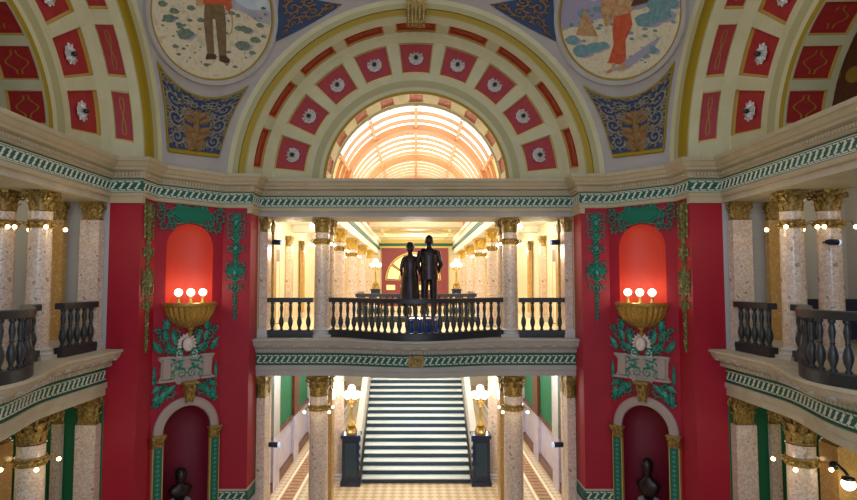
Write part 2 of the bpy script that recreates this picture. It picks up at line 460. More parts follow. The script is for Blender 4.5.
# ------------------------------------------------------------------ pendentives
RHO0 = ROWS[0][0][1]; SR = math.hypot(6.75, RHO0); SC = E+CZ
for sgn, side in ((-1,'left'),(1,'right')):
    def pp(t, ph):
        z = RHO0*sin(ph); u = RHO0*cos(ph); q = math.sqrt(max(SR*SR-z*z,0))
        a1 = math.atan2(6.75, u); a0 = PI/2-a1; a = a0+(a1-a0)*t
        return (sgn*q*cos(a), YC+q*sin(a), SC+z)
    mb = MB(); mb.grid(pp, [i/14 for i in range(15)], [PI/2*i/24 for i in range(25)])
    # closing apron from the cornice up to the springing
    mb.grid(lambda t, k: (pp(t,0)[0], pp(t,0)[1], SC-.0 if k else E+2.9), [i/14 for i in range(15)], [0,1])
    struct(mb.build('ceiling_pendentive_%s' % side, 'pend', smooth=60))
    def S(az, z, h=0):      # azimuth off the diagonal (deg, towards the hall), height above eye, relief
        zz = z+E-SC; q = math.sqrt(SR*SR-zz*zz); a = math.radians(45+az); f = (SR-h)/SR
        return (sgn*q*cos(a)*f, YC+q*sin(a)*f, SC+zz*f)
    # roundel ----------------------------------------------------------
    c0 = Vector(S(-.8, 7.12)); n0 = (c0-Vector((0,YC,SC))).normalized()
    e1 = Vector((n0.y, -n0.x, 0)).normalized(); e2 = e1.cross(n0).normalized()
    if e2.z < 0: e2 = -e2
    if e1.x < 0: e1 = -e1
    rt = .30*(-sgn)
    e1, e2 = e1*cos(rt)+e2*sin(rt)*1.0, e2*cos(rt)-e1*sin(rt)
    def D(a, b, h=0):
        p = c0+e1*a+e2*b-Vector((0,YC,SC)); return tuple(Vector((0,YC,SC))+p.normalized()*(SR-.03-h))
    RR = 1.66
    t = thing('roundel_painting', ('round ceiling painting of a figure in rust shirt and khaki trousers among desert scrub' if sgn<0 else 'round ceiling painting of a figure in a rust robe before a tent and sagebrush'), 'painting', tuple(c0), 0, 'round paintings on the pendentives')
    Di = lambda a,b,h=0: tuple(Vector(D(a,b,h))-c0)
    def disc(mb, fn_keep, mi, h):      # part of the disc below a skyline
        N = 48
        lo = [(-RR+2*RR*i/N) for i in range(N+1)]
        V = []; F = []
        for a in lo:
            c = math.sqrt(max(RR*RR-a*a,0)); top = max(-c, min(c, fn_keep(a)))
            for k in range(7): V.append(Di(a, -c+(top+c)*k/6, h))
        for i in range(N):
            for k in range(6): F.append((i*7+k,(i+1)*7+k,(i+1)*7+k+1,i*7+k+1))
        mb.add(V,F,mi)
    mb = MB()
    disc(mb, lambda a: 9, 0, 0)
    if sgn < 0:
        disc(mb, lambda a: .62-.33*a+.08*sin(5*a), 1, .008)
        disc(mb, lambda a: .45-.42*a+.03*sin(9*a), 2, .014)
    else:
        disc(mb, lambda a: .55+.1*sin(4*a+1)+.06*sin(11*a), 1, .008)
        disc(mb, lambda a: .05+.25*a+.03*sin(8*a), 2, .014)
    rnd = random.Random(3+sgn)
    PM = ['p_sky' if sgn<0 else 'p_sky2','p_hill' if sgn<0 else 'p_shade','p_sand','p_bush' if sgn<0 else 'p_bushb','p_shirt','p_khaki','p_brown','p_tan','p_shade']
    def bush(a,b,r):
        pts = [(a+r*(1+.25*rnd.random())*cos(2*PI*k/11), b+.6*r*(1+.35*rnd.random())*sin(2*PI*k/11)) for k in range(11)]
        mb.poly(Di, pts, .012, .02, 3)
        mb.poly(Di, [(x+r*.5, y-r*.35*(1 if y > b else .2)) for x,y in pts], .012, .016, 8 if r > .12 else 3)
    if sgn < 0:
        for a,b,r in [(-.78,-.45,.2),(-1.2,-.05,.14),(-1.05,.12,.1),(-.6,.2,.09),(-1.35,.3,.1),(.78,-.75,.19),(.95,-.35,.13),(1.15,-.6,.12),(.7,-.3,.1),(1.3,-.2,.09),(.5,.1,.08),(-.35,-.1,.08),(-.95,-.2,.07),(1.05,-.95,.08),(-.3,-1.25,.06),(.25,-1.2,.05),(-1.1,-.75,.07),(-.5,.5,.06),(1.4,-.5,.06)]: bush(a,b,r)
    else:
        for a,b,r in [(-1.0,-.9,.25),(-.65,-.8,.2),(-1.3,-.6,.18),(-.4,-.75,.14),(.75,-.1,.28),(1.1,.05,.3),(.95,.3,.22),(1.35,.3,.2),(.7,.45,.15),(.95,-.85,.16),(.8,-1.0,.1),(-1.0,.1,.14),(-.6,.2,.12)]: bush(a,b,r)
    for k in range(70):
        a = rnd.uniform(-1.55,1.55); b_ = rnd.uniform(-1.5,.3)
        if a*a+b_*b_ < 2.2: bush(a, b_, rnd.uniform(.02,.06))
    P_ = lambda pts, mi, h: mb.poly(Di, [(x, y-.12) for x,y in pts], .012, h, mi+4)
    if sgn < 0:
        P_([(-.22,-.88),(-.04,-.9),(-.02,.05),(.06,.05),(.1,-.92),(.3,-.95),(.34,.0),(.3,.5),(-.2,.5),(-.26,.0)], 1, .03)
        P_([(-.3,-.98),(0,-1.0),(0,-.86),(-.24,-.84)],2,.034); P_([(.1,-1.05),(.36,-1.12),(.4,-1.02),(.28,-.9),(.1,-.9)],2,.034)
        P_([(-.24,.42),(.32,.42),(.42,.25),(.52,.35),(.44,1.0),(.2,1.2),(-.1,1.2),(-.36,1.0),(-.46,.62),(-.36,.4)],0,.036)
        P_([(-.44,.38),(-.28,.38),(-.25,.55),(-.42,.55)],3,.04)
        mb.ribbon(Di, [(.4+.13*cos(q), -.14+.34*sin(q)) for q in [2*PI*i/16 for i in range(17)]], .03, .03, 7)
        P_([(.05+.16*cos(q),1.34+.2*sin(q)) for q in [2*PI*i/12 for i in range(12)]],3,.036)
    else:
        P_([(-.1,-1.32),(.9,-.55),(1.2,-.38),(1.0,-.7),(.35,-1.25)],4,.018)
        P_([(-.22,-1.1),(.3,-1.15),(.22,-.5),(.38,-.1),(.28,.3),(-.12,.3),(-.16,-.2),(-.1,-.6)],0,.03)
        P_([(-.1,-1.08),(0,-1.1),(-.02,-1.3),(-.22,-1.4),(-.26,-1.34),(-.1,-1.25)],3,.034); P_([(.15,-1.1),(.28,-1.12),(.34,-1.26),(.1,-1.3),(.14,-1.2)],3,.034)
        P_([(-.2,.1),(.3,.2),(.5,.5),(.45,.9),(.2,1.15),(-.15,1.15),(-.42,.85),(-.5,.3),(-.35,-.15),(-.2,-.05)],3,.036)
        P_([(-.02,.3),(.1,.3),(.14,1.1),(0,1.1)],2,.04)
        P_([(.3,.35),(.75,.45),(.85,.6),(.8,.65),(.4,.55)],2,.042)
        P_([(.04+.16*cos(q),1.32+.2*sin(q)) for q in [2*PI*i/12 for i in range(12)]],2,.036)
        P_([(-1.2,-.35),(-.55,-.4),(-.95,.35)],3,.02); P_([(-.98,-.38),(-.86,-.38),(-.93,0)],4,.024)
    mb.build('canvas', PM, t, smooth=0)
    mb = MB()
    ring = lambda r, h: [Di(r*cos(2*PI*k/64), r*sin(2*PI*k/64), h) for k in range(65)]
    for (ra,ha_),(rb,hb),mi in (((RR-.01,.02),(RR+.0,.05),0),((RR+.0,.05),(RR+.04,.05),0),((RR+.04,.05),(RR+.06,.09),1),((RR+.06,.09),(RR+.17,.09),1),((RR+.17,.09),(RR+.2,-.04),1)):
        V = ring(ra,ha_)+ring(rb,hb); mb.add(V, [(i,i+1,66+i,65+i) for i in range(64)], mi)
    mb.build('frame', ['olive','pend'], t, smooth=40)
    # blue scrollwork panel below the roundel -----------------------------
    def bil(q, s, t):
        (a,b,c,d) = q; return ((a[0]*(1-s)+b[0]*s)*(1-t)+(d[0]*(1-s)+c[0]*s)*t, (a[1]*(1-s)+b[1]*s)*(1-t)+(d[1]*(1-s)+c[1]*s)*t)
    quad = [(-5.2,3.56),(4.3,3.62),(8.6,5.64),(-9.0,5.64)]
    org = Vector(S(0,4.6))
    def T(s, t, h=0):       # s in -1..1, t 0..1
        # top edge follows the roundel, sides hollow
        az, z = bil(quad, (s+1)/2, t)
        z -= .52*(1-s*s)*t*t
        az *= 1-.10*sin(PI*t)
        return tuple(Vector(S(az, z, h+.02))-org)
    t2 = thing('pendentive_panel', 'blue panel of scrolls and a bronze acanthus under the %s' % ('desert scrub roundel' if sgn<0 else 'tent and sagebrush roundel'), 'ornament', tuple(org), 0, 'blue scrollwork panels under the roundels')
    mb = MB(); mb.grid(lambda s,q: T(s,q,.0), [-1+2*i/12 for i in range(13)], [i/10 for i in range(11)], 0)
    mb.build('ground', 'blueb', t2, smooth=60)
    mb = MB(); ed = [(-1+2*i/12,0) for i in range(13)]+[(1,i/10) for i in range(1,11)]+[(1-2*i/12,1) for i in range(1,13)]+[(-1,1-i/10) for i in range(1,11)]
    mb.ribbon(T, ed, .06, .04, 0); mb.build('border', 'olive', t2)
    # unit-square ornament: x = s*.9.., corrected for aspect by g
    G = lambda x, y, h=0: T(max(-.97,min(.97,x*1.12)), max(.02,min(.98,y*.5+.02)), h)     # x -.9..0.9, y 0..2
    mb = MB()
    for m_ in (-1,1):
        H = lambda x,y,h=0: G(m_*x, y, h)
        for (x,y,r,a,d,l) in [(.58,.35,.2,PI,1,6),(.6,.85,.22,-2,1,6),(.62,1.38,.22,-2,1,7),(.3,1.62,.15,-1,-1,5),(.3,1.15,.14,PI,-1,5),(.28,.18,.11,0,1,4),(.78,1.78,.12,PI,-1,4),(.08,1.85,.09,0,1,4),(.42,.6,.1,1,-1,4),(.8,.62,.1,0,1,4),(.4,1.12,.1,1,1,4),(.82,1.1,.1,2,-1,4),(.15,1.5,.12,0,1,4),(.86,.2,.08,0,1,3),(.52,1.82,.1,0,1,4),(.05,1.15,.1,0,1,3)]:
            mb.scroll(H, x, y, r*1.08, a, d, .05, .05, 1.5, l+2)
        mb.ribbon(H, [(.1,.3),(.35,.5),(.4,.9),(.2,1.3),(.35,1.5)], (.05,.02), .04)
    mb.build('scrollwork', 'scroll', t2)
    mb = MB()
    for m_ in (-1,1):
        H = lambda x,y,h=0: G(m_*x, y, h)
        for x,y,a,L in [(.02,.1,.9,.42),(.03,.3,.6,.42),(.05,.55,.5,.44),(.06,.85,.6,.42),(.04,1.05,.95,.36),(.06,.6,.1,.34),(.06,.3,.0,.3),(0,.9,1.45,.42),(.02,.05,.35,.3)]:
            mb.leaf(H, x, y, a, L*1.1, .22, .09)
    mb.leaf(G, 0, .05, PI/2, 1.3, .22, .12); mb.leaf(G, 0, .1, PI/2, .8, .34, .09)
    mb.build('acanthus', 'scrollg', t2)
    # upper triangular panel beside the arch ---------------------------------
    for sd, lab in ((1,'hall'),):
        org2 = Vector(S(16, 7.6))
        tri = [(13.4,7.0),(28,8.12),(12.2,8.12)]
        def T3(s,t,h=0):    # s 0..1 along the top, t 0 bottom tip..1
            az = (13.2*(1-t)+(12.0+ (27-12.0)*s)*t); z = 6.95+1.15*t; return tuple(Vector(S(az,z,h+.02))-org2)
        t3 = thing('pendentive_panel', 'dark triangular scrollwork panel between %s roundel and central arch' % ('desert scrub' if sgn<0 else 'tent and sagebrush'), 'ornament', tuple(org2), 0, 'triangular scrollwork panels')
        mb = MB(); mb.grid(T3, [i/8 for i in range(9)], [i/8 for i in range(9)]); mb.build('ground','blueb',t3,smooth=60)
        mb = MB()
        for x,y,r,a,d in [(.5,.45,.16,0,1),(.3,.75,.15,2,1),(.7,.75,.15,1,-1),(.12,.92,.1,0,1),(.5,.93,.1,0,-1),(.88,.92,.1,0,1),(.5,.22,.09,0,1)]:
            # keep the scroll compact in both directions
            mb.scroll(lambda p,q,h: T3(min(.98,max(.02,.5+(x-.5)+(p-x)*1.1)), min(.99,max(.03,q)), h), x, y, r, a, d, .03, .045, 1.4, 6)
        mb.build('scrollwork','scrollg',t3)

mb = MB(); mb.lathe([(SR+.3,SC+5.2),(6.72,SC+RHO0-.02),(6.62,SC+RHO0+.02),(6.62,SC+RHO0+.15),(6.5,SC+RHO0+.2),(6.45,SC+RHO0+.5),(6.7,SC+RHO0+.6),(6.75,SC+RHO0+1.6)][1:], 96, (0,YC,0))
struct(mb.build('ceiling_dome_ring','stone'))

# ------------------------------------------------------------------ columns and pilasters
def capital(r, h, square=False, lean=.62):
    mb = MB()
    if not square:
        mb.lathe([(r*.93,0),(r*1.05,.02),(r*1.05,.05*h+.02),(r*.92,.08*h+.02),(r*.93,h*.4),(r*1.0,h*.7),(r*1.25,h*.88)], 20)
    else:
        for z0,z1,q in ((0,.08*h,1.06),(.08*h,h*.6,.94),(h*.6,h*.88,1.08)): mb.box(-r*q,r*q,-r*q*.9,r*q*.9,z0,z1)
    w = r*1.42
    # abacus with hollow sides
    pts = []
    for k in range(4):
        a = PI/4+k*PI/2; b = a+PI/2
        for j in range(4):
            t = j/4; x = w*1.2*(cos(a)*(1-t)+cos(b)*t); y = w*1.2*(sin(a)*(1-t)+sin(b)*t); q = 1-.13*sin(PI*t)
            pts.append((x*q,y*q))
    for z0,z1,q in ((h*.87,h*.93,.95),(h*.93,h,1.0)):
        n = len(pts); V = [(x*q,y*q,z0) for x,y in pts]+[(x*q,y*q,z1) for x,y in pts]
        mb.add(V, [tuple(range(n-1,-1,-1)),tuple(range(n,2*n))]+[(i,(i+1)%n,(i+1)%n+n,i+n) for i in range(n)])
    # two tiers of leaves
    def lf(a, z0, L, W, out, rr):
        ca, sa = cos(a), sin(a); rows = []
        for t,wd,o in ((0,.75,.0),(.3,1,.03),(.6,.95,.10),(.85,.8,.5),(1.0,.5,1.0),(.88,.25,1.15)):
            z = z0+L*t; rad = rr+.015+out*o
            rows.append([(rad*ca-q*W*wd/2*sa, rad*sa+q*W*wd/2*ca, z) if q else ((rad+.022)*ca,(rad+.022)*sa,z) for q in (-1,0,1)])
        V = [p for rw in rows for p in rw]
        mb.add(V, [(3*i+k,3*i+k+1,3*i+k+4,3*i+k+3) for i in range(5) for k in range(2)])
    for k in range(8):
        lf(2*PI*k/8, h*.08, h*.36, r*.72, r*.28, r*.93); lf(2*PI*(k+.5)/8, h*.22, h*.46, r*.72, r*.34, r*.95)
    # volutes and flowers
    for k in range(4):
        a = PI/4+k*PI/2; ca,sa = cos(a),sin(a)
        pts = []
        for i in range(12):
            t = i/11; g = PI/2+2*PI*1.1*t; q = h*.13*(1-.7*t)
            rad = w*1.03+q*cos(g)*-1; z = h*.72+q*sin(g); pts.append((rad*ca,rad*sa,z))
        pts = [(r*1.0*ca,r*1.0*sa,h*.5)]+pts
        mb.tube(pts, [r*.1]*6+[r*.08]*7, 5)
        b = k*PI/2; mb.ball((w*.92*cos(b),w*.92*sin(b),h*.9), r*.17, n=8, m=6)
        for s_ in (-1,1):
            c_ = b+s_*.28; mb.tube([(r*1.0*cos(b),r*1.0*sin(b),h*.55),(r*1.2*cos(c_),r*1.2*sin(c_),h*.72),(r*1.22*cos(b+s_*.5),r*1.22*sin(b+s_*.5),h*.8)], r*.07, 5)
    return mb
def col_base(r, square=False):
    mb = MB()
    mb.box(-r*1.38,r*1.38,-r*1.38,r*1.38,0,.08)
    if square:
        mb.box(-r*1.25,r*1.25,-r*1.25,r*1.25,.08,.15); mb.box(-r*1.12,r*1.12,-r*1.12,r*1.12,.15,.24)
    else:
        mb.lathe([(r*1.32,.08),(r*1.38,.105),(r*1.32,.14),(r*1.16,.15),(r*1.14,.175),(r*1.24,.19),(r*1.24,.22),(r*1.06,.235),(r*1.02,.26)], 24)
    return mb
def make_column(name, r, H, hc, shaft_m, cap_m, square=False, thin=.5):
    t = thing(name, '', 'column')
    k = thin if square else 1.
    col_base(r, square).squash(k).build('base', 'base', t)
    s = MB()
    if square: s.box(-r,r,-r,r,.2,H-hc)
    else: s.lathe([(r,.24),(r*1.0,(H-hc)*.35),(r*.93,H-hc-.02),(r*1.0,H-hc)], 24)
    s.squash(k).build('shaft', shaft_m, t)
    capital(r*.92, hc, square).squash(k).build('capital', cap_m, t, (0,0,H-hc))
    return t
HU = 3.67          # 2.02 - -1.65
HL = 7.3-2.78
up_col = make_column('column', .24, HU, .46, 'marble', 'dgold')
up_pil = make_column('pilaster', .24, HU, .46, 'marble', 'dgold', True)
up_pilb = make_column('pilaster', .18, HU, .46, 'marbley', 'dgold', True)
lo_col = make_column('column', .295, HL, .68, 'marble', 'dgold')
lo_pil = make_column('pilaster', .25, HL, .68, 'marble', 'dgold', True)
lo_pilb = make_column('pilaster', .12, HL, .68, 'marble', 'dgold', True)
lo_pier = make_column('pilaster', .28, HL, .68, 'marbley', 'dgold', True, 1.)
hall_col = make_column('column', .26, HU, .5, 'marble', 'hallcap')
low_hall_col = make_column('column', .29, HL+.25, .5, 'marble', 'hallcap')
for p in (up_col,up_pil,up_pilb,lo_col,lo_pil,lo_pilb,lo_pier,hall_col,low_hall_col): p['category'] = 'column' if p.name.startswith('column') else 'pilaster'
def putcol(proto, arm, u, v, z, label, group):
    a = ARMS[arm]; return place(proto, A(arm,u,v,z), a, label, group)
SN = {-1:'left',1:'right'}
for arm in ARMS:
    for q in (-1,1):
        if arm == 'left' and q < 0 or arm == 'right' and q > 0: continue
        where = {'front':'of the central balcony, %s side' % SN[q], 'left':'of the left side gallery', 'right':'of the right side gallery'}[arm]
        putcol(up_col, arm, q*2.93, 8.25, F3, 'marble column with gilt capital at the railing '+where, 'gallery columns at the railing')
        putcol(up_col, arm, q*2.9, 9.05, F3, 'marble column standing behind the railing column '+where, 'gallery columns behind the railing')
        putcol(up_pil, arm, q*4.66, 8.1, F3, 'square marble pilaster against the red pier at railing end '+where, 'gallery pilasters')
        putcol(up_pilb, arm, q*4.66, 8.95, F3, 'ochre marble pilaster behind the railing end '+where, 'ochre gallery pilasters')
        wl = {'front':'under the central balcony, %s side' % SN[q], 'left':'under the left side gallery', 'right':'under the right side gallery'}[arm]
        putcol(lo_col, arm, q*3.0, 8.32, 0, 'thick marble column with gilt capital '+wl, 'lower front columns')
        putcol(lo_pier, arm, q*2.95, 9.15, 0, 'square ochre marble pier behind the column '+wl, 'lower square piers')
        putcol(lo_pil, arm, q*4.66, 8.04, 0, 'marble pilaster beside the red pier '+wl, 'lower pilasters')
        putcol(lo_pilb, arm, q*4.68, 8.8, 0, 'narrow marble pilaster behind the end pilaster '+wl, 'lower narrow pilasters')
ordn = ['first','second','third','fourth']
for q in (-1,1):
    for k, d in enumerate((21.4,25.9,30.6,35.3)):
        place(hall_col, (q*2.92,d,F3), 0, 'cream marble hall column, %s from the balcony in the %s row' % (ordn[k],SN[q]), 'upper hall columns')
    place(low_hall_col, (q*2.98,21.75,0), 0, 'round marble column beside the grand stair newel, %s side' % SN[q], 'columns beside the grand stair')

for q in (-1,1):
    place(up_pilb, (q*5.46,27.4,F3), 0, 'ochre pilaster on the %s aisle wall beyond the balcony' % SN[q], 'aisle wall pilasters')
    place(up_pil, (q*5.46,24.6,F3), 0, 'marble pilaster on the %s aisle wall, near the brown door' % SN[q], 'aisle wall pilasters')

# ------------------------------------------------------------------ bulb rings round the columns
def make_ring(r):
    t = thing('bulb_ring', '', 'lamp')
    mb = MB(); mb.lathe([(r,-.09),(r+.03,-.09),(r+.04,-.06),(r+.02,-.03),(r+.02,.03),(r+.04,.06),(r+.03,.09),(r,.09)], 24)
    for k in range(12):
        a = 2*PI*k/12; mb.ball(((r+.035)*cos(a),(r+.035)*sin(a),0), .05, n=8, m=6)
    mb.build('band', 'dgold', t)
    for k in range(4):
        a = PI/4+k*PI/2; b = MB(); ca,sa = cos(a),sin(a)
        b.tube([((r+q)*ca,(r+q)*sa,z) for q,z in ((.02,-.02),(.08,.03),(.14,.05),(.19,.02),(.2,-.04),(.18,-.06))], .014, 6)
        b.tube([((r+.2)*ca,(r+.2)*sa,-.03),((r+.23)*ca,(r+.23)*sa,-.06)], .02, 6)
        ao = b.build('arm', 'dgold', t)
        g = MB(); g.ball(((r+.245)*ca,(r+.245)*sa,-.085), .046, n=10, m=8); g.build('bulb', 'bulb', ao)
    return t
ring_u, ring_l = make_ring(.232), make_ring(.285)
used2 = 0
for arm in ARMS:
    for q in (-1,1):
        if arm == 'left' and q < 0 or arm == 'right' and q > 0: continue
        w = {'front':'%s central balcony' % SN[q], 'left':'left gallery', 'right':'right gallery'}[arm]
        place(ring_u, A(arm,q*2.93,8.25,E+1.28), ARMS[arm], 'gilt ring of small lit bulbs on the %s railing column' % w, 'bulb rings on upper columns')
        if arm != 'front': place(ring_u, A(arm,q*2.9,9.05,E+1.28), ARMS[arm], 'gilt ring of small lit bulbs on the rear column of the %s' % w, 'bulb rings on upper columns')
        place(ring_l, A(arm,q*3.0,8.32,E-3.82), ARMS[arm], 'gilt ring of lit bulbs on the thick lower column under %s' % w, 'bulb rings on lower columns')
        for z, off in ((1.15,.75),(-3.95,.8)):
            p = A(arm, q*2.92-off*.0, 8.1-off, E+z); light('ring_glow', 'POINT', p, 9, (1,.82,.5), .12)
for q in (-1,1):
    for k, d in enumerate((21.4,25.9)):
        place(ring_u, (q*2.92,d,E+1.28), 0, 'gilt bulb ring on the %s hall column from the balcony, %s row' % (ordn[k],SN[q]), 'bulb rings on hall columns')

# ------------------------------------------------------------------ balconies: slab, lower entablature, balustrades
def bow(u): return cos(PI*u/5.5)**2 if abs(u) < 2.75 else 0.
LP = [(-1.6,-1.65,0,0),(.45,-1.65,.7,0),(.45,-1.71,.7,0),(.40,-1.74,.7,0),(.36,-1.84,.68,0),(.28,-1.90,.66,0),(.16,-1.96,.55,0),(.14,-2.06,.52,0),(.04,-2.10,.5,1),(.04,-2.14,.5,1),(.02,-2.14,.5,1),(.02,-2.43,.5,1),(.05,-2.43,.5,1),(.05,-2.46,.5,0),(.07,-2.48,.5,0),(.07,-2.60,.5,0),(.03,-2.61,.5,0),(.03,-2.78,.5,0),(-1.6,-2.78,.0,0)]
us = [-CR+2*CR*i/72 for i in range(73)]
bal = MB(); bal.lathe([(.055,0),(.055,.05),(.035,.07),(.04,.1),(.072,.2),(.078,.27),(.06,.37),(.032,.45),(.045,.475),(.032,.50),(.045,.58),(.055,.66),(.04,.76),(.032,.79),(.055,.81),(.055,.86)], 10)
bal_me = bal.build('baluster', 'rail').data; bpy.data.objects.remove(bpy.data.objects['baluster'])
def balustrade(name, pts, label, group, closed_z=F3, sp=.235, mt='rail', hm=.87, vis=False, loc=None):
    """pts: world polyline (x,y)"""
    o0 = Vector((pts[len(pts)//2][0], pts[len(pts)//2][1], closed_z))
    t = thing(name, label, 'balustrade', tuple(o0), 0, group)
    loc_ = [(x-o0.x, y-o0.y) for x,y in pts]
    def strip(w, z0, z1, nm):
        mb = MB(); n = len(loc_)
        for i in range(n):
            a = loc_[max(i-1,0)]; b = loc_[min(i+1,n-1)]; dx,dy = b[0]-a[0],b[1]-a[1]; L = math.hypot(dx,dy); nx,ny = -dy/L*w/2, dx/L*w/2
            x,y = loc_[i]; mb.v += [(x+nx,y+ny,z0),(x-nx,y-ny,z0),(x-nx,y-ny,z1),(x-nx*.8,y-ny*.8,z1+.02),(x+nx*.8,y+ny*.8,z1+.02),(x+nx,y+ny,z1)]
        for i in range(n-1):
            for k in range(6): mb.f.append((6*i+k,6*i+(k+1)%6,6*i+6+(k+1)%6,6*i+6+k)); mb.m.append(0)
        mb.f += [(0,1,2,3,4,5),tuple(6*n-1-k for k in range(6))]; mb.m += [0,0]
        mb.build(nm, mt, t)
    k = hm/.87
    strip(.2, 0, .2, 'plinth'); strip(.22, .2+.86*k, .2+.86*k+.12, 'handrail')
    # arc-length stations
    L = [0]
    for i in range(1,len(loc_)): L.append(L[-1]+math.hypot(loc_[i][0]-loc_[i-1][0], loc_[i][1]-loc_[i-1][1]))
    n = min(100, max(2, int(L[-1]/sp)))
    for j in range(n):
        s_ = (j+.5)/n*L[-1]; i = max(1, next((i for i in range(len(L)) if L[i] >= s_), len(L)-1)); f = (s_-L[i-1])/(L[i]-L[i-1])
        x = loc_[i-1][0]+f*(loc_[i][0]-loc_[i-1][0]); y = loc_[i-1][1]+f*(loc_[i][1]-loc_[i-1][1])
        if not visible(x+o0.x, y+o0.y, closed_z+.6, 30): continue
        b = bpy.data.objects.new('baluster', bal_me); C.objects.link(b); b.parent = t; b.location = (x,y,.2); b.scale = (1,1,k)
        if mt != 'rail':
            b.material_slots[0].link = 'OBJECT'; b.material_slots[0].material = M[mt]
    return t
for arm in ARMS:
    mb = MB()
    for k in range(len(LP)-1):
        (o0,z0,b0,mi),(o1,z1,b1,_) = LP[k], LP[k+1]
        mb.grid(lambda u,t: (u, R_W-(o0+(o1-o0)*t)-(b0+(b1-b0)*t)*bow(u), E+z0+(z1-z0)*t), us, [0,1], mi)
    bt = struct(mb.build('trim_%d' % tn, ['stone' if arm != 'front' else 'soffit','green'], None, OC, ARMS[arm], smooth=45)); tn += 1
    fb = MB(); n = 54; st = []
    for i in range(n):
        u = -CR+2*CR*(i+.5)/n; du = .01; v = lambda q: R_W-.02-.5*bow(q)
        dx, dy = 2*du, v(u+du)-v(u-du); l = math.hypot(dx,dy)
        if arm == 'front' and abs(u) < .2: continue
        st.append((u, v(u), dx/l, dy/l, 2*CR/n*l/(2*du)))
    fret(fb, st, E-2.41, E-2.16); fb.build('fret_band', 'white', bt)
    db = MB()
    for i in range(88):
        u = -CR+2*CR*(i+.5)/88; v = R_W-.14-.52*bow(u)
        db.box(u-.03,u+.03,v-.05,v+.01,E-2.06,E-1.97)
    db.build('dentils', 'stone' if arm != 'front' else 'soffit', bt, smooth=0)
    gb = MB()
    for i in range(20):
        u = -CR+2*CR*(i+.5)/20; v = R_W-.36-.68*bow(u)
        gb.ball((u,v,E-1.86), .07,.05,.045,8,6); gb.leaf(lambda s,t,h: (s,v-.02-h,t), u, E-1.87, PI, .14,.05,.02); gb.leaf(lambda s,t,h: (s,v-.02-h,t), u, E-1.87, 0, .14,.05,.02)
    gb.build('egg_ornament', 'soffit', bt)
    # balustrades
    N = 28
    pts = [A(arm, -2.66+5.32*i/N, 8.1-1.38*bow((-2.66+5.32*i/N))) for i in range(N+1)]
    lab = {'front':'bowed dark bronze balustrade of the central balcony in front of statues','left':'bowed dark balustrade of the left side gallery','right':'bowed dark balustrade of the right side gallery'}[arm]
    balustrade('balustrade', [(p.x,p.y) for p in pts], lab, 'bowed balcony balustrades')
    for q in (-1,1):
        if arm == 'left' and q < 0 or arm == 'right' and q > 0: continue
        pts = [A(arm, q*(3.14+1.37*i/2), 7.9) for i in range(3)]
        lab = {'front':'short straight balustrade between column and red pier, %s end of central balcony' % SN[q],'left':'short dark balustrade at the far end of left gallery','right':'short dark balustrade at the far end of right gallery'}[arm]
        balustrade('balustrade', [(p.x,p.y) for p in pts], lab, 'short balustrades at the piers')
# gilt cartouche at the middle of the balcony front, gilt console on the arch crown
mb = MB(); mb.poly(flat, [(-.2,-.16),(.2,-.16),(.24,0),(.2,.17),(-.2,.17),(-.24,0)], 0, .05)
for m_ in (-1,1):
    fm = lambda x,z,h: (m_*x,-h-.04,z)
    for x,z,r,a in ((.12,.08,.06,0),(.12,-.07,.06,1)): mb.scroll(fm,x,z,r,a,1,.02,.03,1.3,4)
mb.ball((0,-.06,0),.07,.05,.09)
tag(mb.build('cartouche','dgold',None,(0,YC+R_W-.53,E-2.29)), 'gilt cartouche in the middle of the central balcony frieze', 'ornament')
mb = MB()
for i in range(5):
    x = -.22+.11*i; mb.tube([(x,-.12,.5),(x,-.16,.2),(x,-.1,.0),(x,0,-.12)], .045, 6)
mb.box(-.3,.3,-.14,.25,.3,.6); mb.box(-.27,.27,-.1,.25,-.08,.3)
tag(mb.build('crown_bracket','dgold',None,(0,YC+6.78,E+7.66)), 'gilt scrolled bracket on the crown of the central arch', 'ornament')

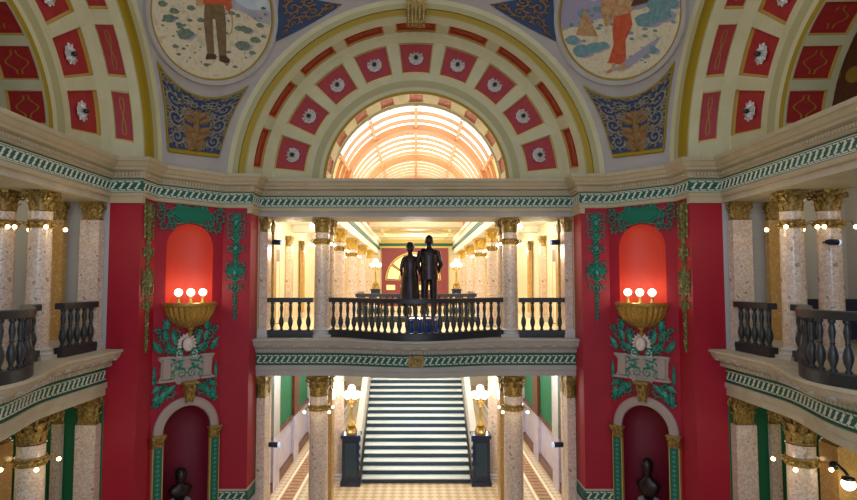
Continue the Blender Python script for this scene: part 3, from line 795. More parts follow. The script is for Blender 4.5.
# ------------------------------------------------------------------ arms: headers, walls, floors
def arm_box(mb, u0,u1,v0,v1,z0,z1,mi=0): mb.box(u0,u1,v0,v1,E+z0,E+z1,mi)
for arm in ARMS:
    mb = MB()
    arm_box(mb, -CR,CR, R_W+.012,9.3, 2.02,2.9,0)
    arm_box(mb, -CR-.02,-CR, R_W,9.35,-1.65,2.02,1); arm_box(mb, CR,CR+.02, R_W,9.35,-1.65,2.02,1)
    arm_box(mb, -CR-.02,-CR, R_W,9.35,-7.3,-2.78,2); arm_box(mb, CR,CR+.02, R_W,9.35,-7.3,-2.78,2)
    struct(mb.build('wall_%s_opening' % arm, ['soffit' if arm=='front' else 'stone','cream' if arm=='front' else 'gal','galg'], None, OC, ARMS[arm], smooth=0))
for arm in ('left','right'):
    mb = MB()
    arm_box(mb, -6.5,6.5, 12.0,12.2, -1.65,2.9,0); arm_box(mb, -6.5,6.5, 10.6,10.8, -7.3,-1.7,1)
    arm_box(mb, 6.3,6.5, 9.3,12.0,-1.65,2.9,0) if arm == 'left' else arm_box(mb, -6.5,-6.3, 9.3,12.0,-1.65,2.9,0)
    arm_box(mb, 6.3,6.5, 9.3,10.6,-7.3,-1.7,1) if arm == 'left' else arm_box(mb, -6.5,-6.3, 9.3,10.6,-7.3,-1.7,1)
    struct(mb.build('wall_%s_gallery' % arm, ['gal','galg'], None, OC, ARMS[arm], smooth=0))
    mb = MB(); arm_box(mb, -6.5,6.5, 9.3,12.2, -1.95,-1.65); struct(mb.build('floor_%s_gallery' % arm, 'gal', None, OC, ARMS[arm], smooth=0))
    mb = MB(); arm_box(mb, -6.5,6.5, 9.3,12.2, 2.6,2.7); struct(mb.build('ceiling_%s_gallery' % arm, 'yell', None, OC, ARMS[arm], smooth=0))
    mb = MB(); mb.grid(lambda u,v: (3.05*cos(u),v,E+3.15+3.05*sin(u)), [math.radians(x) for x in range(0,181,6)], [9.1,12.0])
    mb.grid(lambda u,t: ((2.8+.25*t)*cos(u),9.1,E+3.146+(2.8+.25*t)*sin(u)), [math.radians(x) for x in range(0,181,6)], [0,1])
    mb.grid(lambda u,t: (3.05*t*cos(u),12.0,E+3.15+3.05*t*sin(u)), [math.radians(x) for x in range(0,181,6)], [0,1])
    struct(mb.build('ceiling_%s_vault' % arm, 'vcirc', None, OC, ARMS[arm]))

# lower floor, with a bordered tile pattern
mb = MB(); mb.box(-20,20,2,42,-.2,0,0)
fl = struct(mb.build('floor', 'tile', smooth=0))
mb = MB()
for q in (-1,1):
    x0,x1 = sorted((q*4.05,q*4.15)); mb.box(x0,x1,17,40,0,.006,0)
    x0,x1 = sorted((q*4.6,q*4.7)); mb.box(x0,x1,17,40,0,.006,0)
    x0,x1 = sorted((q*4.15,q*4.6)); mb.box(x0,x1,17,40,0,.004,1)
    for k in range(70):
        y = 17.1+k*.33; xa = q*4.375; s_ = .11
        mb.add([(xa-s_*1.8,y-s_*.4,.009),(xa+s_*1.8,y-s_*.4,.009),(xa+s_*1.8,y+s_*.5,.009),(xa-s_*1.8,y+s_*.5,.009)], [(0,1,2,3)], 2)
mb.build('floor_border', ['cream','p_tan','brown'], fl, smooth=0)

# upper hall floor with the stairwell
mb = MB(); Z0,Z1 = E-1.98,E-1.65
mb.box(-6,6,YC+9.3,24,Z0,Z1); mb.box(-6,-2.65,24,41,Z0,Z1); mb.box(2.65,6,24,41,Z0,Z1); mb.box(-2.65,2.65,32.5,41,Z0,Z1)
struct(mb.build('floor_hall', 'cream', smooth=0))
mb = MB()
for q in (-1,1):
    x0,x1 = sorted((q*2.64,q*3.3)); mb.box(x0,x1,YC+9.3,41,E+2.02,E+3.05,0)
    xa,xb = sorted((q*2.60,q*2.64)); mb.box(xa,xb,YC+9.3,41,E+2.35,E+2.55,1)
    xa,xb = sorted((q*2.52,q*2.64)); mb.box(xa,xb,YC+9.3,41,E+2.85,E+3.05,0)
    x0,x1 = sorted((q*5.6,q*5.8)); mb.box(x0,x1,YC+9.3,41,E-1.65,E+2.9,2)
    x0,x1 = sorted((q*4.8,q*5.8)); mb.box(x0,x1,YC+9.3,YC+9.4,E-1.65,E+2.9,2)
struct(mb.build('wall_hall', ['white2','green','cream'], smooth=0))
mb = MB()
for q in (-1,1):
    x0,x1 = sorted((q*3.3,q*5.6)); mb.box(x0,x1,YC+9.3,41,E+2.6,E+2.7)
    for k in range(5):
        x0,x1 = sorted((q*3.3,q*5.6)); y = 21.2+4.6*k; mb.box(x0,x1,y,y+.5,E+2.3,E+2.6)
struct(mb.build('ceiling_aisles', 'white2', smooth=0))
# flat far ceiling with coffers, far wall
mb = MB(); mb.box(-2.7,2.7,32,41,E+3.2,E+3.3,0)
for y in (32.2,34.9,37.6,40.2): mb.box(-2.7,2.7,y,y+.25,E+3.05,E+3.2,1)
for y in (33.4,36.2,38.8): mb.box(-1.6,1.6,y,y+.6,E+3.16,E+3.2,2)
for x in (-2.1,2.0): mb.box(x,x+.1,32,41,E+3.1,E+3.2,1)
struct(mb.build('ceiling_hall', ['yell','cream','brown'], smooth=0))
mb = MB()
mb.box(-5.8,5.8,41,41.2,E-1.65,E+3.3,0); mb.box(-2.7,2.7,40.7,41,E+2.5,E+3.2,2); mb.box(-2.7,2.7,40.66,40.7,E+2.62,E+2.82,3)
mb.box(-2.45,2.3,40.85,41,E-1.65,E+2.5,1)
struct(mb.build('wall_far', ['cream','maroon','yell','green'], smooth=0))
# fan window with radiating lights
wf = struct(MB().lathe([(0.01,0),(.5,0)],2).build('window_1','goldl'))
bpy.data.objects.remove(wf)
mb = MB()
cx_, zc_ = -.2, E+.2
seg = lambda r0,r1,a0,a1,h,mi: mb.poly(lambda r,a,hh: (cx_+r*cos(a),40.84-hh,zc_+r*sin(a)), [(r0,a0),(r0,(a0+a1)/2),(r0,a1),(r1,a1),(r1,(a0*.33+a1*.67)),(r1,(a0*.67+a1*.33)),(r1,a0)], 0, h, mi)
for k in range(5):
    a0 = PI*k/5+.06; a1 = PI*(k+1)/5-.06
    seg(1.05,1.85,a0,a1,.02,1)
mb.ribbon(lambda s,t,h: (s,40.84-h,t), [(cx_+1.95*cos(a),zc_+1.95*sin(a)) for a in [PI*i/24 for i in range(25)]], .12,.06,0)
mb.ribbon(lambda s,t,h: (s,40.84-h,t), [(cx_+.95*cos(a),zc_+.95*sin(a)) for a in [PI*i/24 for i in range(25)]], .1,.06,0)
for k in range(6):
    a = PI*k/5; mb.ribbon(lambda s,t,h: (s,40.84-h,t), [(cx_+.95*cos(a),zc_+.95*sin(a)),(cx_+1.95*cos(a),zc_+1.95*sin(a))],.06,.04,0)
for x in (-1.9,-.9,.1,1.0): mb.box(cx_+x,cx_+x+.6,40.8,40.84,E-.5,E-.15,1)
M['fan'] = mat('fan_window_glass', (240,225,150), .3, emit=(255,235,150), es=.7)
struct(mb.build('window_1', ['goldl','fan']))

# glazed barrel vault: window_2
gz = E+3.13; GR = 2.79; y0g, y1g = YC+9.1, 31.8
mb = MB(); angs = [0,23.5,56,90,124,156.5,180]
wv = None
bays = [(y0g,21.4),(21.4,26.4),(26.4,31.8)]
vb = MB()
def VG(a,y,r=GR): return (r*cos(a), y, gz+r*sin(a))
for i in range(6):
    sub = [math.radians(angs[i]+(angs[i+1]-angs[i])*k/5) for k in range(6)]
    vb.grid(lambda a,y: VG(a,y,GR+.06), sub, [y0g,24.5,28,y1g], 1 if i in (0,5) else 0)
vault = struct(vb.build('window_2', ['glass','glassa']))
def arc_rib(y, w, h, mname, nm):
    b = MB(); an = [PI*i/36 for i in range(37)]
    for (ra,ya),(rb,yb) in (((GR+.05,y-w/2),(GR-h,y-w/2)),((GR-h,y-w/2),(GR-h,y+w/2)),((GR-h,y+w/2),(GR+.05,y+w/2))):
        b.grid(lambda a,t: VG(a, ya+(yb-ya)*t, ra+(rb-ra)*t), an, [0,1])
    b.build(nm, mname, vault)
ys = []
for a,b in bays:
    n = int(round((b-a)/.83))
    for k in range(1,n): ys.append((a+(b-a)*k/n, .09,.07,'rib','glazing_bar'))
    ys.append((b,.42,.16,'ribw','arch_rib'))
ys.append((y0g+.03,.1,.03,'cream','arch_rib'))
for q in ys: arc_rib(*q)
for a in angs[1:-1]:
    ra = math.radians(a); b = MB(); w = .035 if a != 90 else .045
    for sx in (-1,1): pass
    b.grid(lambda t,y: VG(ra+(t*w/1.0)*.5, y, GR-.09), [-1,1], [y0g,y1g]); b.grid(lambda t,y: VG(ra-w*.5,y,GR-.09+.14*t),[0,1],[y0g,y1g]); b.grid(lambda t,y: VG(ra+w*.5,y,GR-.09+.14*t),[0,1],[y0g,y1g])
    b.build('spine_rib','rib',vault)
mb = MB(); mb.grid(lambda a,t: (GR*1.03*t*cos(a), 31.9, gz+GR*1.03*t*sin(a)), [PI*i/24 for i in range(25)], [0,1]); struct(mb.build('wall_vault_end','cream'))

# lower corridors
mb = MB()
for q in (-1,1):
    x0,x1 = sorted((q*5.1,q*5.3)); ya,yb = YC+9.35,41
    mb.box(x0,x1,ya,yb,0,1.84,0); mb.box(x0,x1,ya,yb,1.84,E-1.98,1)
    for k in range(5):
        y = 20.3+k*3.4; xa,xb = sorted((q*4.98,q*5.12)); mb.box(xa,xb,y,y+.9,0,1.84+.0,0); mb.box(xa,xb,y,y+.9,1.84,E-1.98,2 if k % 2 else 3)
    xa,xb = sorted((q*5.02,q*5.1)); mb.box(xa,xb,ya,yb,1.78,1.9,2); mb.box(xa,xb,ya,yb,0,.35,2)
    xa,xb = sorted((q*4.8,q*5.3)); mb.box(xa,xb,ya,ya+.1,0,E-1.98,0)
mb.box(-5.3,5.3,41,41.2,0,E-1.98,4)
struct(mb.build('wall_corridor', ['wains','galg','brown','soffit','cream'], smooth=0))
mb = MB(); 
for q in (-1,1):
    x0,x1 = sorted((q*2.65,q*5.3)); mb.box(x0,x1,YC+9.3,41,E-2.06,E-1.99)
mb.box(-2.65,2.65,YC+9.3,24,E-2.06,E-1.99)
struct(mb.build('ceiling_corridor','cream',smooth=0))
for i,(q,y) in enumerate(((-1,21.95),(1,21.95))):
    b = MB(); x = q*5.56
    b.box(min(x,x+q*.1),max(x,x+q*.1),y,y+1.3,F3,F3+3.0,0); b.box(min(x-q*.02,x),max(x-q*.02,x),y+.15,y+1.15,F3+.05,F3+2.5,1)
    struct(b.build('door_%d' % (i+1), ['brown','cream'], smooth=0))

# ------------------------------------------------------------------ grand stair
t = thing('grand_staircase', 'wide straight staircase with white treads and dark risers rising beyond the lower hall', 'staircase', (0,21.25,0))
NS = 30; RI = F3/NS; TR = .4
tb, rb = MB(), MB()
for k in range(NS):
    y = k*TR; hw = 1.98+.13*min(1,k/14)
    rb.box(-hw,hw,y,y+.03,k*RI+(.01 if k==0 else 0),(k+1)*RI-.03); 
    tb.box(-hw,hw,y-.035,y+TR+.01,(k+1)*RI-.035,(k+1)*RI)
tb.build('treads','tread',t,smooth=0); rb.build('risers','riser',t,smooth=0)
b = MB()
for q in (-1,1):
    V = []
    for x in (q*2.12,q*2.36):
        V += [(x,.36,0),(x,11.6,0),(x,11.6,F3+.9),(x,11.3,F3+.9),(x,.36,1.2)]
    b.add(V, [(0,1,2,3,4),(9,8,7,6,5)]+[(i,(i+1)%5,(i+1)%5+5,i+5) for i in range(5)])
b.build('parapet','base',t,smooth=0)
b = MB(); b.box(-1.98,1.98,.02,11.8,0,.02); 
def make_newel(): 
    n = thing('newel_pedestal','', 'pedestal')
    b = MB(); b.box(-.36,.36,-.33,.33,0,.16); b.box(-.31,.31,-.28,.28,.16,1.68); b.box(-.36,.36,-.33,.33,1.68,1.8); b.build('block','newel',n,smooth=0)
    b = MB(); b.box(-.2,.2,-.31,-.28,.35,1.5); b.build('panel','riser',n,smooth=0)
    return n
def make_torch():
    n = thing('newel_lamp','', 'lamp')
    b = MB(); b.lathe([(.2,0),(.2,.05),(.13,.1),(.1,.2),(.16,.3),(.1,.42),(.05,.5),(.045,.9),(.07,.96),(.04,1.0),(.035,1.25),(.08,1.3),(.03,1.34)],16)
    for k in range(3):
        a = PI/2+2*PI*k/3; b.tube([(.14*cos(a),.14*sin(a),.02),(.22*cos(a),.22*sin(a),.12),(.16*cos(a),.16*sin(a),.3),(.08*cos(a),.08*sin(a),.4)],.03,6)
    b.build('stem','gold',n)
    for k in range(5):
        a = 2*PI*k/5+.3; x,y = .22*cos(a),.22*sin(a)
        b = MB(); b.tube([(0,0,1.2),(x*.6,y*.6,1.1),(x,y,1.16),(x,y,1.24)],.018,6); b.lathe([(.03,0),(.06,.03),(.05,.05)],10,(x,y,1.23)); ao = b.build('arm','gold',n)
        b = MB(); b.ball((x,y,1.39),.13); b.build('globe','globe',ao)
    b = MB(); b.ball((0,0,1.62),.14); b.build('globe','globe',n)
    return n
nw, tc = make_newel(), make_torch()
for q in (-1,1):
    place(nw, (q*2.36,21.22,0), 0, 'dark blue marble newel block at the %s foot of the stair' % SN[q], 'newel pedestals at the foot of the stair')
    place(tc, (q*2.36,21.22,1.8), 0, 'gilt lamp with white globes on the %s foot newel' % SN[q], 'globe lamps at the foot of the stair')
    light('newel_glow','POINT',(q*2.2,20.5,3.5),50,(1,.9,.75),.3)
    place(nw, (q*2.35,33.2,F3), 0, 'distant dark newel block at the %s stair head' % SN[q], 'newel pedestals at the stair head').scale = (.8,.8,.72)
    place(tc, (q*2.35,33.2,F3+1.3), 0, 'distant gilt globe lamp at the %s stair head' % SN[q], 'globe lamps at the stair head')
balustrade('balustrade', [(-2.55+5.1*i/4,24.1) for i in range(5)], 'straight balustrade across the stairwell edge, behind the statues', None, hm=.87)
for q in (-1,1):
    balustrade('balustrade', [(q*2.85,26.3+i*1.0) for i in range(5)], 'balustrade along the %s side of the stairwell' % SN[q], 'stairwell side balustrades', sp=.3)

# ------------------------------------------------------------------ spot lamps on the pilasters
def make_spot():
    n = thing('spotlight','', 'lamp')
    b = MB(); b.tube([(0,0,0),(0,-.1,0)],.03,8); b.ball((0,-.12,0),.04); b.build('bracket','lead',n)
    b = MB(); b.tube([(-.02,-.14,0),(.06,-.14,.0),(.07,-.14,0),(.3,-.14,-.01)],[.06,.08,.085,.085],12); b.build('housing','lamp',n)
    b = MB(); b.tube([(.3,-.14,-.01),(.36,-.14,-.01)],[.085,.08],12); b.build('lens','lampw',n)
    return n
sp = make_spot()
for q in (-1,1):
    for z,w in ((E+1.3,'central balcony pilasters'),(E-5.05,'lower pilasters under the central balcony')):
        o = place(sp, (q*4.62,18.3,z), 0 if q<0 else PI, 'small dark spotlight on the %s side of the %s' % (SN[q],w), 'spotlights on the pilasters')
        if q > 0: o.rotation_euler = (0,0,0); o.scale = (-1,1,1)
o = place(sp, A('right',-2.68,9.05,E+.87)+Vector((-.3,-.02,0)), 0, 'small dark spotlight on the rear column of the right gallery', 'spotlights on the pilasters'); o.scale = (.75,.75,.75)
# globe bracket lamp, lower right
n = thing('wall_sconce','single white globe lamp on a dark bracket at lower right','lamp', A('right',-2.67,8.78,E-3.95))
b = MB(); b.ball((0,0,.12),.09); b.tube([(0,0,.12),(0,-.12,.16),(.04,-.25,.08),(.07,-.3,0)],.03,8); b.lathe([(.04,.0),(.12,-.03),(.12,-.08)],12,(.07,-.3,0)); b.build('bracket','lead',n)
b = MB(); b.ball((.07,-.3,-.16),.13,n=16,m=10); b.build('globe','globe',n)
light('sconce_glow','POINT',A('right',-2.2,8.8,E-4.1),7,(1,.85,.55),.15)
# navy panel in the right gallery
n = thing('display_panel','dark navy display panel standing in the right gallery','panel',(11.1,14.2,F3))
b = MB(); b.box(-1.6,1.2,-.04,.04,.25,1.25); b.build('board','curtb',n,smooth=0)
for x in (-1.4,1.0): b = MB(); b.box(x-.04,x+.04,-.15,.15,0,.26); b.build('foot','lead',n,smooth=0)

# ------------------------------------------------------------------ pier ornaments
def garland(side):      # local x across, z height above eye
    mb = MB(); fn = flat
    mb.ribbon(fn, [(0,2.0),(0,-1.1)], (.05,.02), .03)
    def pair(z, L, W, a, x=0):
        for m_ in (-1,1): mb.leaf(lambda s,t,h: (m_*s,-h,t), .01+x, z, a, L, W, .05)
    z = 2.0
    for k in range(26):
        z = 1.95-.118*k; big = 1-.45*k/25
        pair(z, .16*big, .07*big, .6); pair(z, .12*big, .06*big, -.7)
        if k % 3 == 0: mb.leaf(fn, 0, z+.04, -PI/2, .2*big, .14*big, .07)
    for z,r in ((1.93,.14),(1.66,.14),(1.4,.12),(1.0,.11),(.5,.16),(.22,.15),(-.1,.08)):
        for m_ in (-1,1):
            f2 = lambda s,t,h: (m_*s,-h,t); mb.scroll(f2, .16, z, r, PI*.9, 1, .025, .04, 1.4, 3); mb.ribbon(f2,[(0,z-.18),(.08,z-.14),(.12,z-.05)],.03,.03)
    for k in range(5):
        for m_ in (-1,1): mb.leaf(lambda s,t,h: (m_*s,-h,t), .02,.25,.2+.3*k,.34,.09,.06)
    mb.ball((0,-.05,1.0),.06,.05,.08); mb.ball((0,-.05,.3),.07,.05,.09); mb.ball((0,-.05,1.75),.08,.05,.08)
    return mb
gm = garland(1)
for sgn,side in ((-1,'left'),(1,'right')):
    o = gm.build('garland','leafg',None,(sgn*5.22,YC+R_P-.005,E)); tag(o,'green plaster drop garland on the %s red pier, beside the central balcony' % side,'ornament','drop garlands facing the camera')
    o = gm.build('garland','leafo',None,(sgn*(R_P-.005),YC+5.2,E-.42),-sgn*PI/2); o.scale = (1,1,1.24); tag(o,'narrow gilt-green drop garland on the gallery side of the %s red pier' % side,'ornament','drop garlands on the gallery side')
    mid = (R_P+CB)/2; L0 = Vector((sgn*mid,YC+mid,0)); rz = -sgn*PI/4
    dg = lambda x, z, out=0.: L0 + Matrix.Rotation(rz,3,'Z') @ Vector((x,-out,0)) + Vector((0,0,E+z))
    # crest over the upper niche
    t = thing('niche_crest','green plaster shield and scrolls crowning the upper niche on the %s pier' % side,'ornament',dg(0,1.88,.005),rz,'crests over the upper niches')
    b = MB(); pts = [(.6*cos(a)*(1+.06*cos(6*a)),-.0+.23*sin(a)*(1+.1*cos(6*a))) for a in [2*PI*i/28 for i in range(28)]]
    b.poly(flat, pts, 0, .05, 0); b.poly(flat, [(x*.8,z*.75) for x,z in pts], .05, .08, 0); b.build('shield','cgreen',t,smooth=0)
    for m_ in (-1,1):
        b = MB()
        f2 = lambda s,q,h: (m_*s,-h-.02,q)
        for x,z,r,a,d in ((.64,.05,.15,PI,1),(.82,-.06,.15,2,-1),(.58,-.2,.13,1,1),(.35,.2,.09,0,1),(.74,-.34,.13,PI/2,-1),(.12,.2,.08,0,1),(.84,.16,.1,0,1),(.52,-.34,.1,2,1)): b.scroll(f2,x,z,r,a,d,.03,.04,1.3,5)
        b.scroll(f2,.12,-.18,.08,0,1,.025,.04,1.2,3)
        b.ribbon(f2,[(.05,.18),(.3,.24),(.5,.16),(.66,.0),(.6,-.25),(.35,-.26),(.12,-.2)],.03,.03)
        b.build('scrolls','leafg',t)
    # carved ornament below the bowl
    t = thing('wall_cartouche','plaster head above a grey tablet with green leaves on the %s pier' % side,'ornament',dg(-.05,-2.3,.005),rz,'mask cartouches on the piers')
    b = MB(); b.poly(flat,[(-.78,.28),(-.5,.34),(-.3,.3),(.3,.3),(.5,.34),(.78,.3),(.72,.16),(.7,-.22),(.8,-.34),(.3,-.36),(.25,-.44),(-.25,-.44),(-.3,-.36),(-.8,-.34),(-.7,-.22),(-.68,.16)],0,.06)
    for x in (-.55,.55): b.box(x-.1,x+.1,-.1,0,-.26,.28)
    for z in (.3,-.32): b.box(-.76,-.38,-.12,0,z-.03,z+.03); b.box(.38,.76,-.12,0,z-.03,z+.03)
    b.build('tablet','greyst',t,smooth=0)
    b = MB()
    for m_ in (-1,1):
        f2 = lambda s,q,h: (m_*s,-h-.03,q)
        for x,z,r,a,d in ((.45,.55,.16,PI,1),(.3,.9,.13,0,1),(.62,.85,.15,2,-1),(.75,.5,.1,0,1),(.6,1.15,.12,1,1),(.28,.05,.14,0,1),(.15,-.15,.12,2,1),(.4,-.2,.09,0,-1),(.45,-.62,.16,PI,1),(.7,-.78,.14,1,-1),(.62,-.5,.1,0,1),(.82,-.95,.08,0,1),(.8,1.0,.09,0,1)): b.scroll(f2,x,z,r,a,d,.035,.045,1.3,6)
        for x,z,a_,L in ((.05,.3,.3,.35),(.05,.2,-.2,.4),(.1,.1,-.6,.35),(.05,-.05,.2,.3),(.3,.2,.5,.2),(.3,-.05,-.4,.22),(.1,.38,.9,.2)): b.leaf(f2,x,z,a_,L,.13,.07)
        for x,z,a_,L in ((.25,.42,.6,.45),(.5,.7,1.2,.4),(.3,.6,1.4,.5),(.7,.45,1.0,.4),(.55,1.0,1.6,.35),(.3,-.45,-.8,.4),(.5,-.5,-1.1,.5),(.65,-.45,-.5,.3),(.75,-.6,-1.4,.4)): b.leaf(f2,x,z,a_,L,.17,.06)
        for k in range(4): b.leaf(f2,.85,-.0-.08*k,-PI/2,.18,.1,.05)
        b.leaf(f2,.85,.12,-PI/2,.5,.08,.04)
    b.build('leaves','leafg',t)
    b = MB(); b.ball((0,-.1,.6),.12,.1,.16); b.ball((0,-.2,.58),.025,.03,.04,8,6); b.ball((0,-.17,.5),.05,.04,.04,8,6)
    for m_ in (-1,1): b.ball((m_*.045,-.185,.63),.022,.02,.016,8,6); b.scroll(lambda s,q,h:(m_*s,-h-.02,q),.16,.38,.09,PI/2,-1,.03,.05,1.3,0); pass
    for k in range(11):
        a = -.3+(PI+.6)*k/10; b.leaf(lambda s,q,h:(s,-h-.03,q),.12*cos(a),.6+.14*sin(a),a,.12,.09,.06)
    mo = b.build('mask','skin',t); mo.scale = (1.2,1,1.2); mo.location = (0,0,-.1)
    # keystone and arch round the lower niche
    t = thing('niche_surround','cream arch on gilt-capped green posts framing the lower niche of the %s pier' % side,'arch',dg(0,-7.3,.0),rz,'surrounds of the lower niches')
    b = MB(); zs = 3.3
    an = [PI*i/24 for i in range(25)]
    for (r0,h0),(r1,h1) in (((.66,-.02),(.66,.09)),((.66,.09),(.72,.11)),((.72,.11),(.84,.11)),((.84,.11),(.9,.07)),((.9,.07),(.9,0))):
        b.grid(lambda a,q: ((r0+(r1-r0)*q)*cos(a), -(h0+(h1-h0)*q), zs+(r0+(r1-r0)*q)*sin(a)), an, [0,1])
    b.build('archivolt','greyst',t)
    for m_ in (-1,1):
        x = m_*.78
        b = MB(); b.box(x-.14,x+.14,-.1,0,.1,zs-.3,0); b.box(x-.11,x+.11,-.115,0,.15,zs-.32,1)
        b.build('post',['goldl','green'],t,smooth=0)
        b = MB()
        for k in range(22): b.add([(x,-.12,.3+k*.12),(x+.06,-.12,.35+k*.12),(x,-.12,.4+k*.12),(x-.06,-.12,.35+k*.12)],[(0,1,2,3)])
        b.build('post_pattern','leafg',t,smooth=0)
        b = MB(); b.box(x-.19,x+.19,-.17,0,zs-.06,zs); b.box(x-.15,x+.15,-.12,0,zs-.32,zs-.06)
        for k in range(3): b.leaf(lambda s,q,h:(s,-h-.12,q),x-.1+.1*k,zs-.3,PI/2,.24,.11,.05)
        b.ball((x-.13,-.13,zs-.1),.05); b.ball((x+.13,-.13,zs-.1),.05)
        b.build('post_capital','dgold',t)
    b = MB(); b.box(-.2,.2,-.3,0,4.55,4.62); b.poly(flat,[(-.09,4.1),(.09,4.1),(.15,4.55),(-.15,4.55)],0,.22)
    for x in (-.08,.08): b.tube([(x,-.24,4.55),(x,-.3,4.45),(x,-.2,4.3),(x,-.22,4.18),(x,-.14,4.08)],.045,6)
    b.ball((0,-.27,4.4),.06)
    b.build('keystone','dgold',t)
    # bowl lamp
    t = thing('bowl_sconce','gilt fluted wall bowl with three lit globes under the upper niche of the %s pier' % side,'lamp',dg(0,-.55,0),rz,'bowl lamps on the piers')
    pr = [(.02,-.69),(.14,-.68),(.34,-.61),(.51,-.48),(.62,-.31),(.68,-.1)]
    b = MB(); b.lathe(pr,130,mod=lambda a,z: 1+.05*abs(sin(13*a)),a0=PI,a1=2*PI)
    b.lathe([(.67,-.1),(.72,-.09),(.74,-.05),(.74,0),(.71,.02),(.62,.0),(.5,-.08),(.02,-.15)],40,a0=PI,a1=2*PI)
    b.build('bowl','gold',t)
    b = MB(); b.lathe([(.02,-.92),(.04,-.86),(.075,-.82),(.04,-.77),(.06,-.74),(.1,-.7),(.12,-.66)],14,(0,-.13,0)); b.build('finial','gold',t)
    for k,x in enumerate((-.36,-.02,.32)):
        b = MB(); b.lathe([(.06,-.06),(.04,.0),(.03,.06),(.07,.1)],10,(x,-.14,.06)); ao = b.build('socket','goldl',t)
        b = MB(); b.ball((x,-.14,.29),.105,n=14,m=10); b.build('globe','globe' if k != 1 else 'bulb',ao)
    light('niche_glow','POINT',dg(0,-.15,-.1),6,(1,.74,.45),.1)
    light('niche_glow','POINT',dg(0,.9,.12),3,(1,.72,.45),.1)
    light('bowl_glow','POINT',dg(0,-.22,.62),7,(1,.85,.6),.12)
    # bust
    t = thing('bust',('small dark bronze bust in the lower niche of the left pier' if sgn<0 else 'dark bronze bust with pale lit face in the lower niche of the right pier'),'statue',dg(-.05,-6.3,-.2),rz,'busts in the lower niches')
    b = MB(); b.lathe([(.3,0),(.3,.1),(.24,.14),(.22,.3),(.28,.34),(.28,.38)],16); b.build('pedestal','base',t)
    k = 1.0 if sgn<0 else 1.32
    b = MB()
    rows = [(.38,.12,.1),(.46,.16,.12),(.55,.27,.15),(.66,.33,.17),(.74,.29,.15),(.79,.19,.13),(.83,.12,.11),(.88,.1,.105),(.92,.12,.13),(.98,.14,.16),(1.07,.15,.175),(1.15,.13,.16),(1.2,.08,.1),(1.225,.01,.01)]
    V = []; n_ = 20
    for z,rx,ry in rows:
        for i in range(n_):
            a = 2*PI*i/n_; V.append((rx*cos(a), ry*sin(a)-(.03 if z > .86 else 0), .38+(z-.38)*k))
    b.add(V,[(j*n_+i,j*n_+(i+1)%n_,(j+1)*n_+(i+1)%n_,(j+1)*n_+i) for j in range(len(rows)-1) for i in range(n_)])
    zf = .38+(1.04-.38)*k
    b.ball((0,-.185,zf),.022,.035,.04,8,6); b.ball((0,-.165,zf-.08),.035,.02,.014,8,6)
    for m_ in (-1,1): b.ball((m_*.05,-.165,zf+.035),.022,.018,.014,8,6); b.ball((m_*.135,-.02,zf),.02,.035,.05,8,6)
    b.build('head_and_shoulders','bronze',t)
    b = MB(); b.ball((0,0,zf+.1),.145,.16,.11)
    b.build('hair','bronze',t)

# ------------------------------------------------------------------ couple statue on the balcony
def skin_figure(name, verts, edges, radii, root, mname, parent, sub=2):
    me = bpy.data.meshes.new(name); me.from_pydata(verts, edges, []); o = bpy.data.objects.new(name, me); C.objects.link(o)
    me.materials.append(M[mname])
    m = o.modifiers.new('Skin','SKIN'); m.use_smooth_shade = True
    if not me.skin_vertices: 
        bpy.context.view_layer.objects.active = o
    sv = me.skin_vertices[0].data
    for i, r in enumerate(radii): sv[i].radius = r if isinstance(r, tuple) else (r, r)
    sv[root].use_root = True
    s = o.modifiers.new('Sub','SUBSURF'); s.levels = sub; s.render_levels = sub
    o.parent = parent
    return o
def figure(parent, name, H, x0, z0, elbows, hands, female=False, heady=0.):
    k = H/1.8; V = []; Ed = []; Rr = []
    def a(p, r, frm=None):
        V.append((x0+p[0]*k, p[1]*k, z0+p[2]*k)); Rr.append(tuple(q*k for q in r) if isinstance(r,tuple) else r*k)
        if frm is not None: Ed.append((frm, len(V)-1))
        return len(V)-1
    w = .9 if female else 1.
    pel = a((0,0,.95),(.15,.11))
    wai = a((0,.0,1.1),(.135*w,.1),pel); ch = a((0,0,1.28),(.165*w,.115),wai); sh = a((0,0,1.42),(.13*w,.09),ch)
    nk = a((0,.01,1.52),.055,sh); hd = a((0,.03,1.62),(.075,.085),nk); a((0,.02,1.73),(.07,.08),hd)
    for i,q in enumerate((-1,1)):
        s1 = a((q*.19*w,0,1.43),.065,sh); e = elbows[i]; h = hands[i]
        el = a(e,.048,s1); wr = a(h,.032,el)
        d = (Vector(h)-Vector(e)).normalized(); pm = a(tuple(Vector(h)+d*.06),(.035,.022),wr)
        for j in range(4):
            side = Vector((0,0,1)).cross(d); side = side.normalized() if side.length > .1 else Vector((1,0,0))
            b0 = Vector(h)+d*.09+side*(.02*(j-1.5)); f1 = a(tuple(b0),.011,pm); a(tuple(b0+d*.04+Vector((0,.012,-.008))),.009,f1)
        tb_ = a(tuple(Vector(h)+d*.03+Vector((0,.035,.0))),.011,wr); a(tuple(Vector(h)+d*.07+Vector((0,.05,0))),.009,tb_)
        hp = a((q*.095,0,.88),.095,pel); kn = a((q*.11,.01,.5),.062,hp); an = a((q*.12,-.02,.09),.042,kn); a((q*.13,.13,.035),(.04,.028),an)
    return skin_figure(name, V, Ed, Rr, 0, 'bronze', parent)
t = thing('couple_statue','bronze statue of a man and a woman seen from behind on a blue plinth','statue',(.22,18.35,F3))
b = MB(); b.lathe([(.6,0),(.6,.06),(.56,.08),(.56,.47),(.52,.52)],32); b.lathe([(.52,.52),(.0,.52)],32); b.build('plinth','bluegr',t)
man = figure(t,'man_figure',2.42,.2,.47,[(-.27,.02,1.16),(.3,-.04,1.15)],[(-.2,.12,.95),(.2,.14,1.12)])
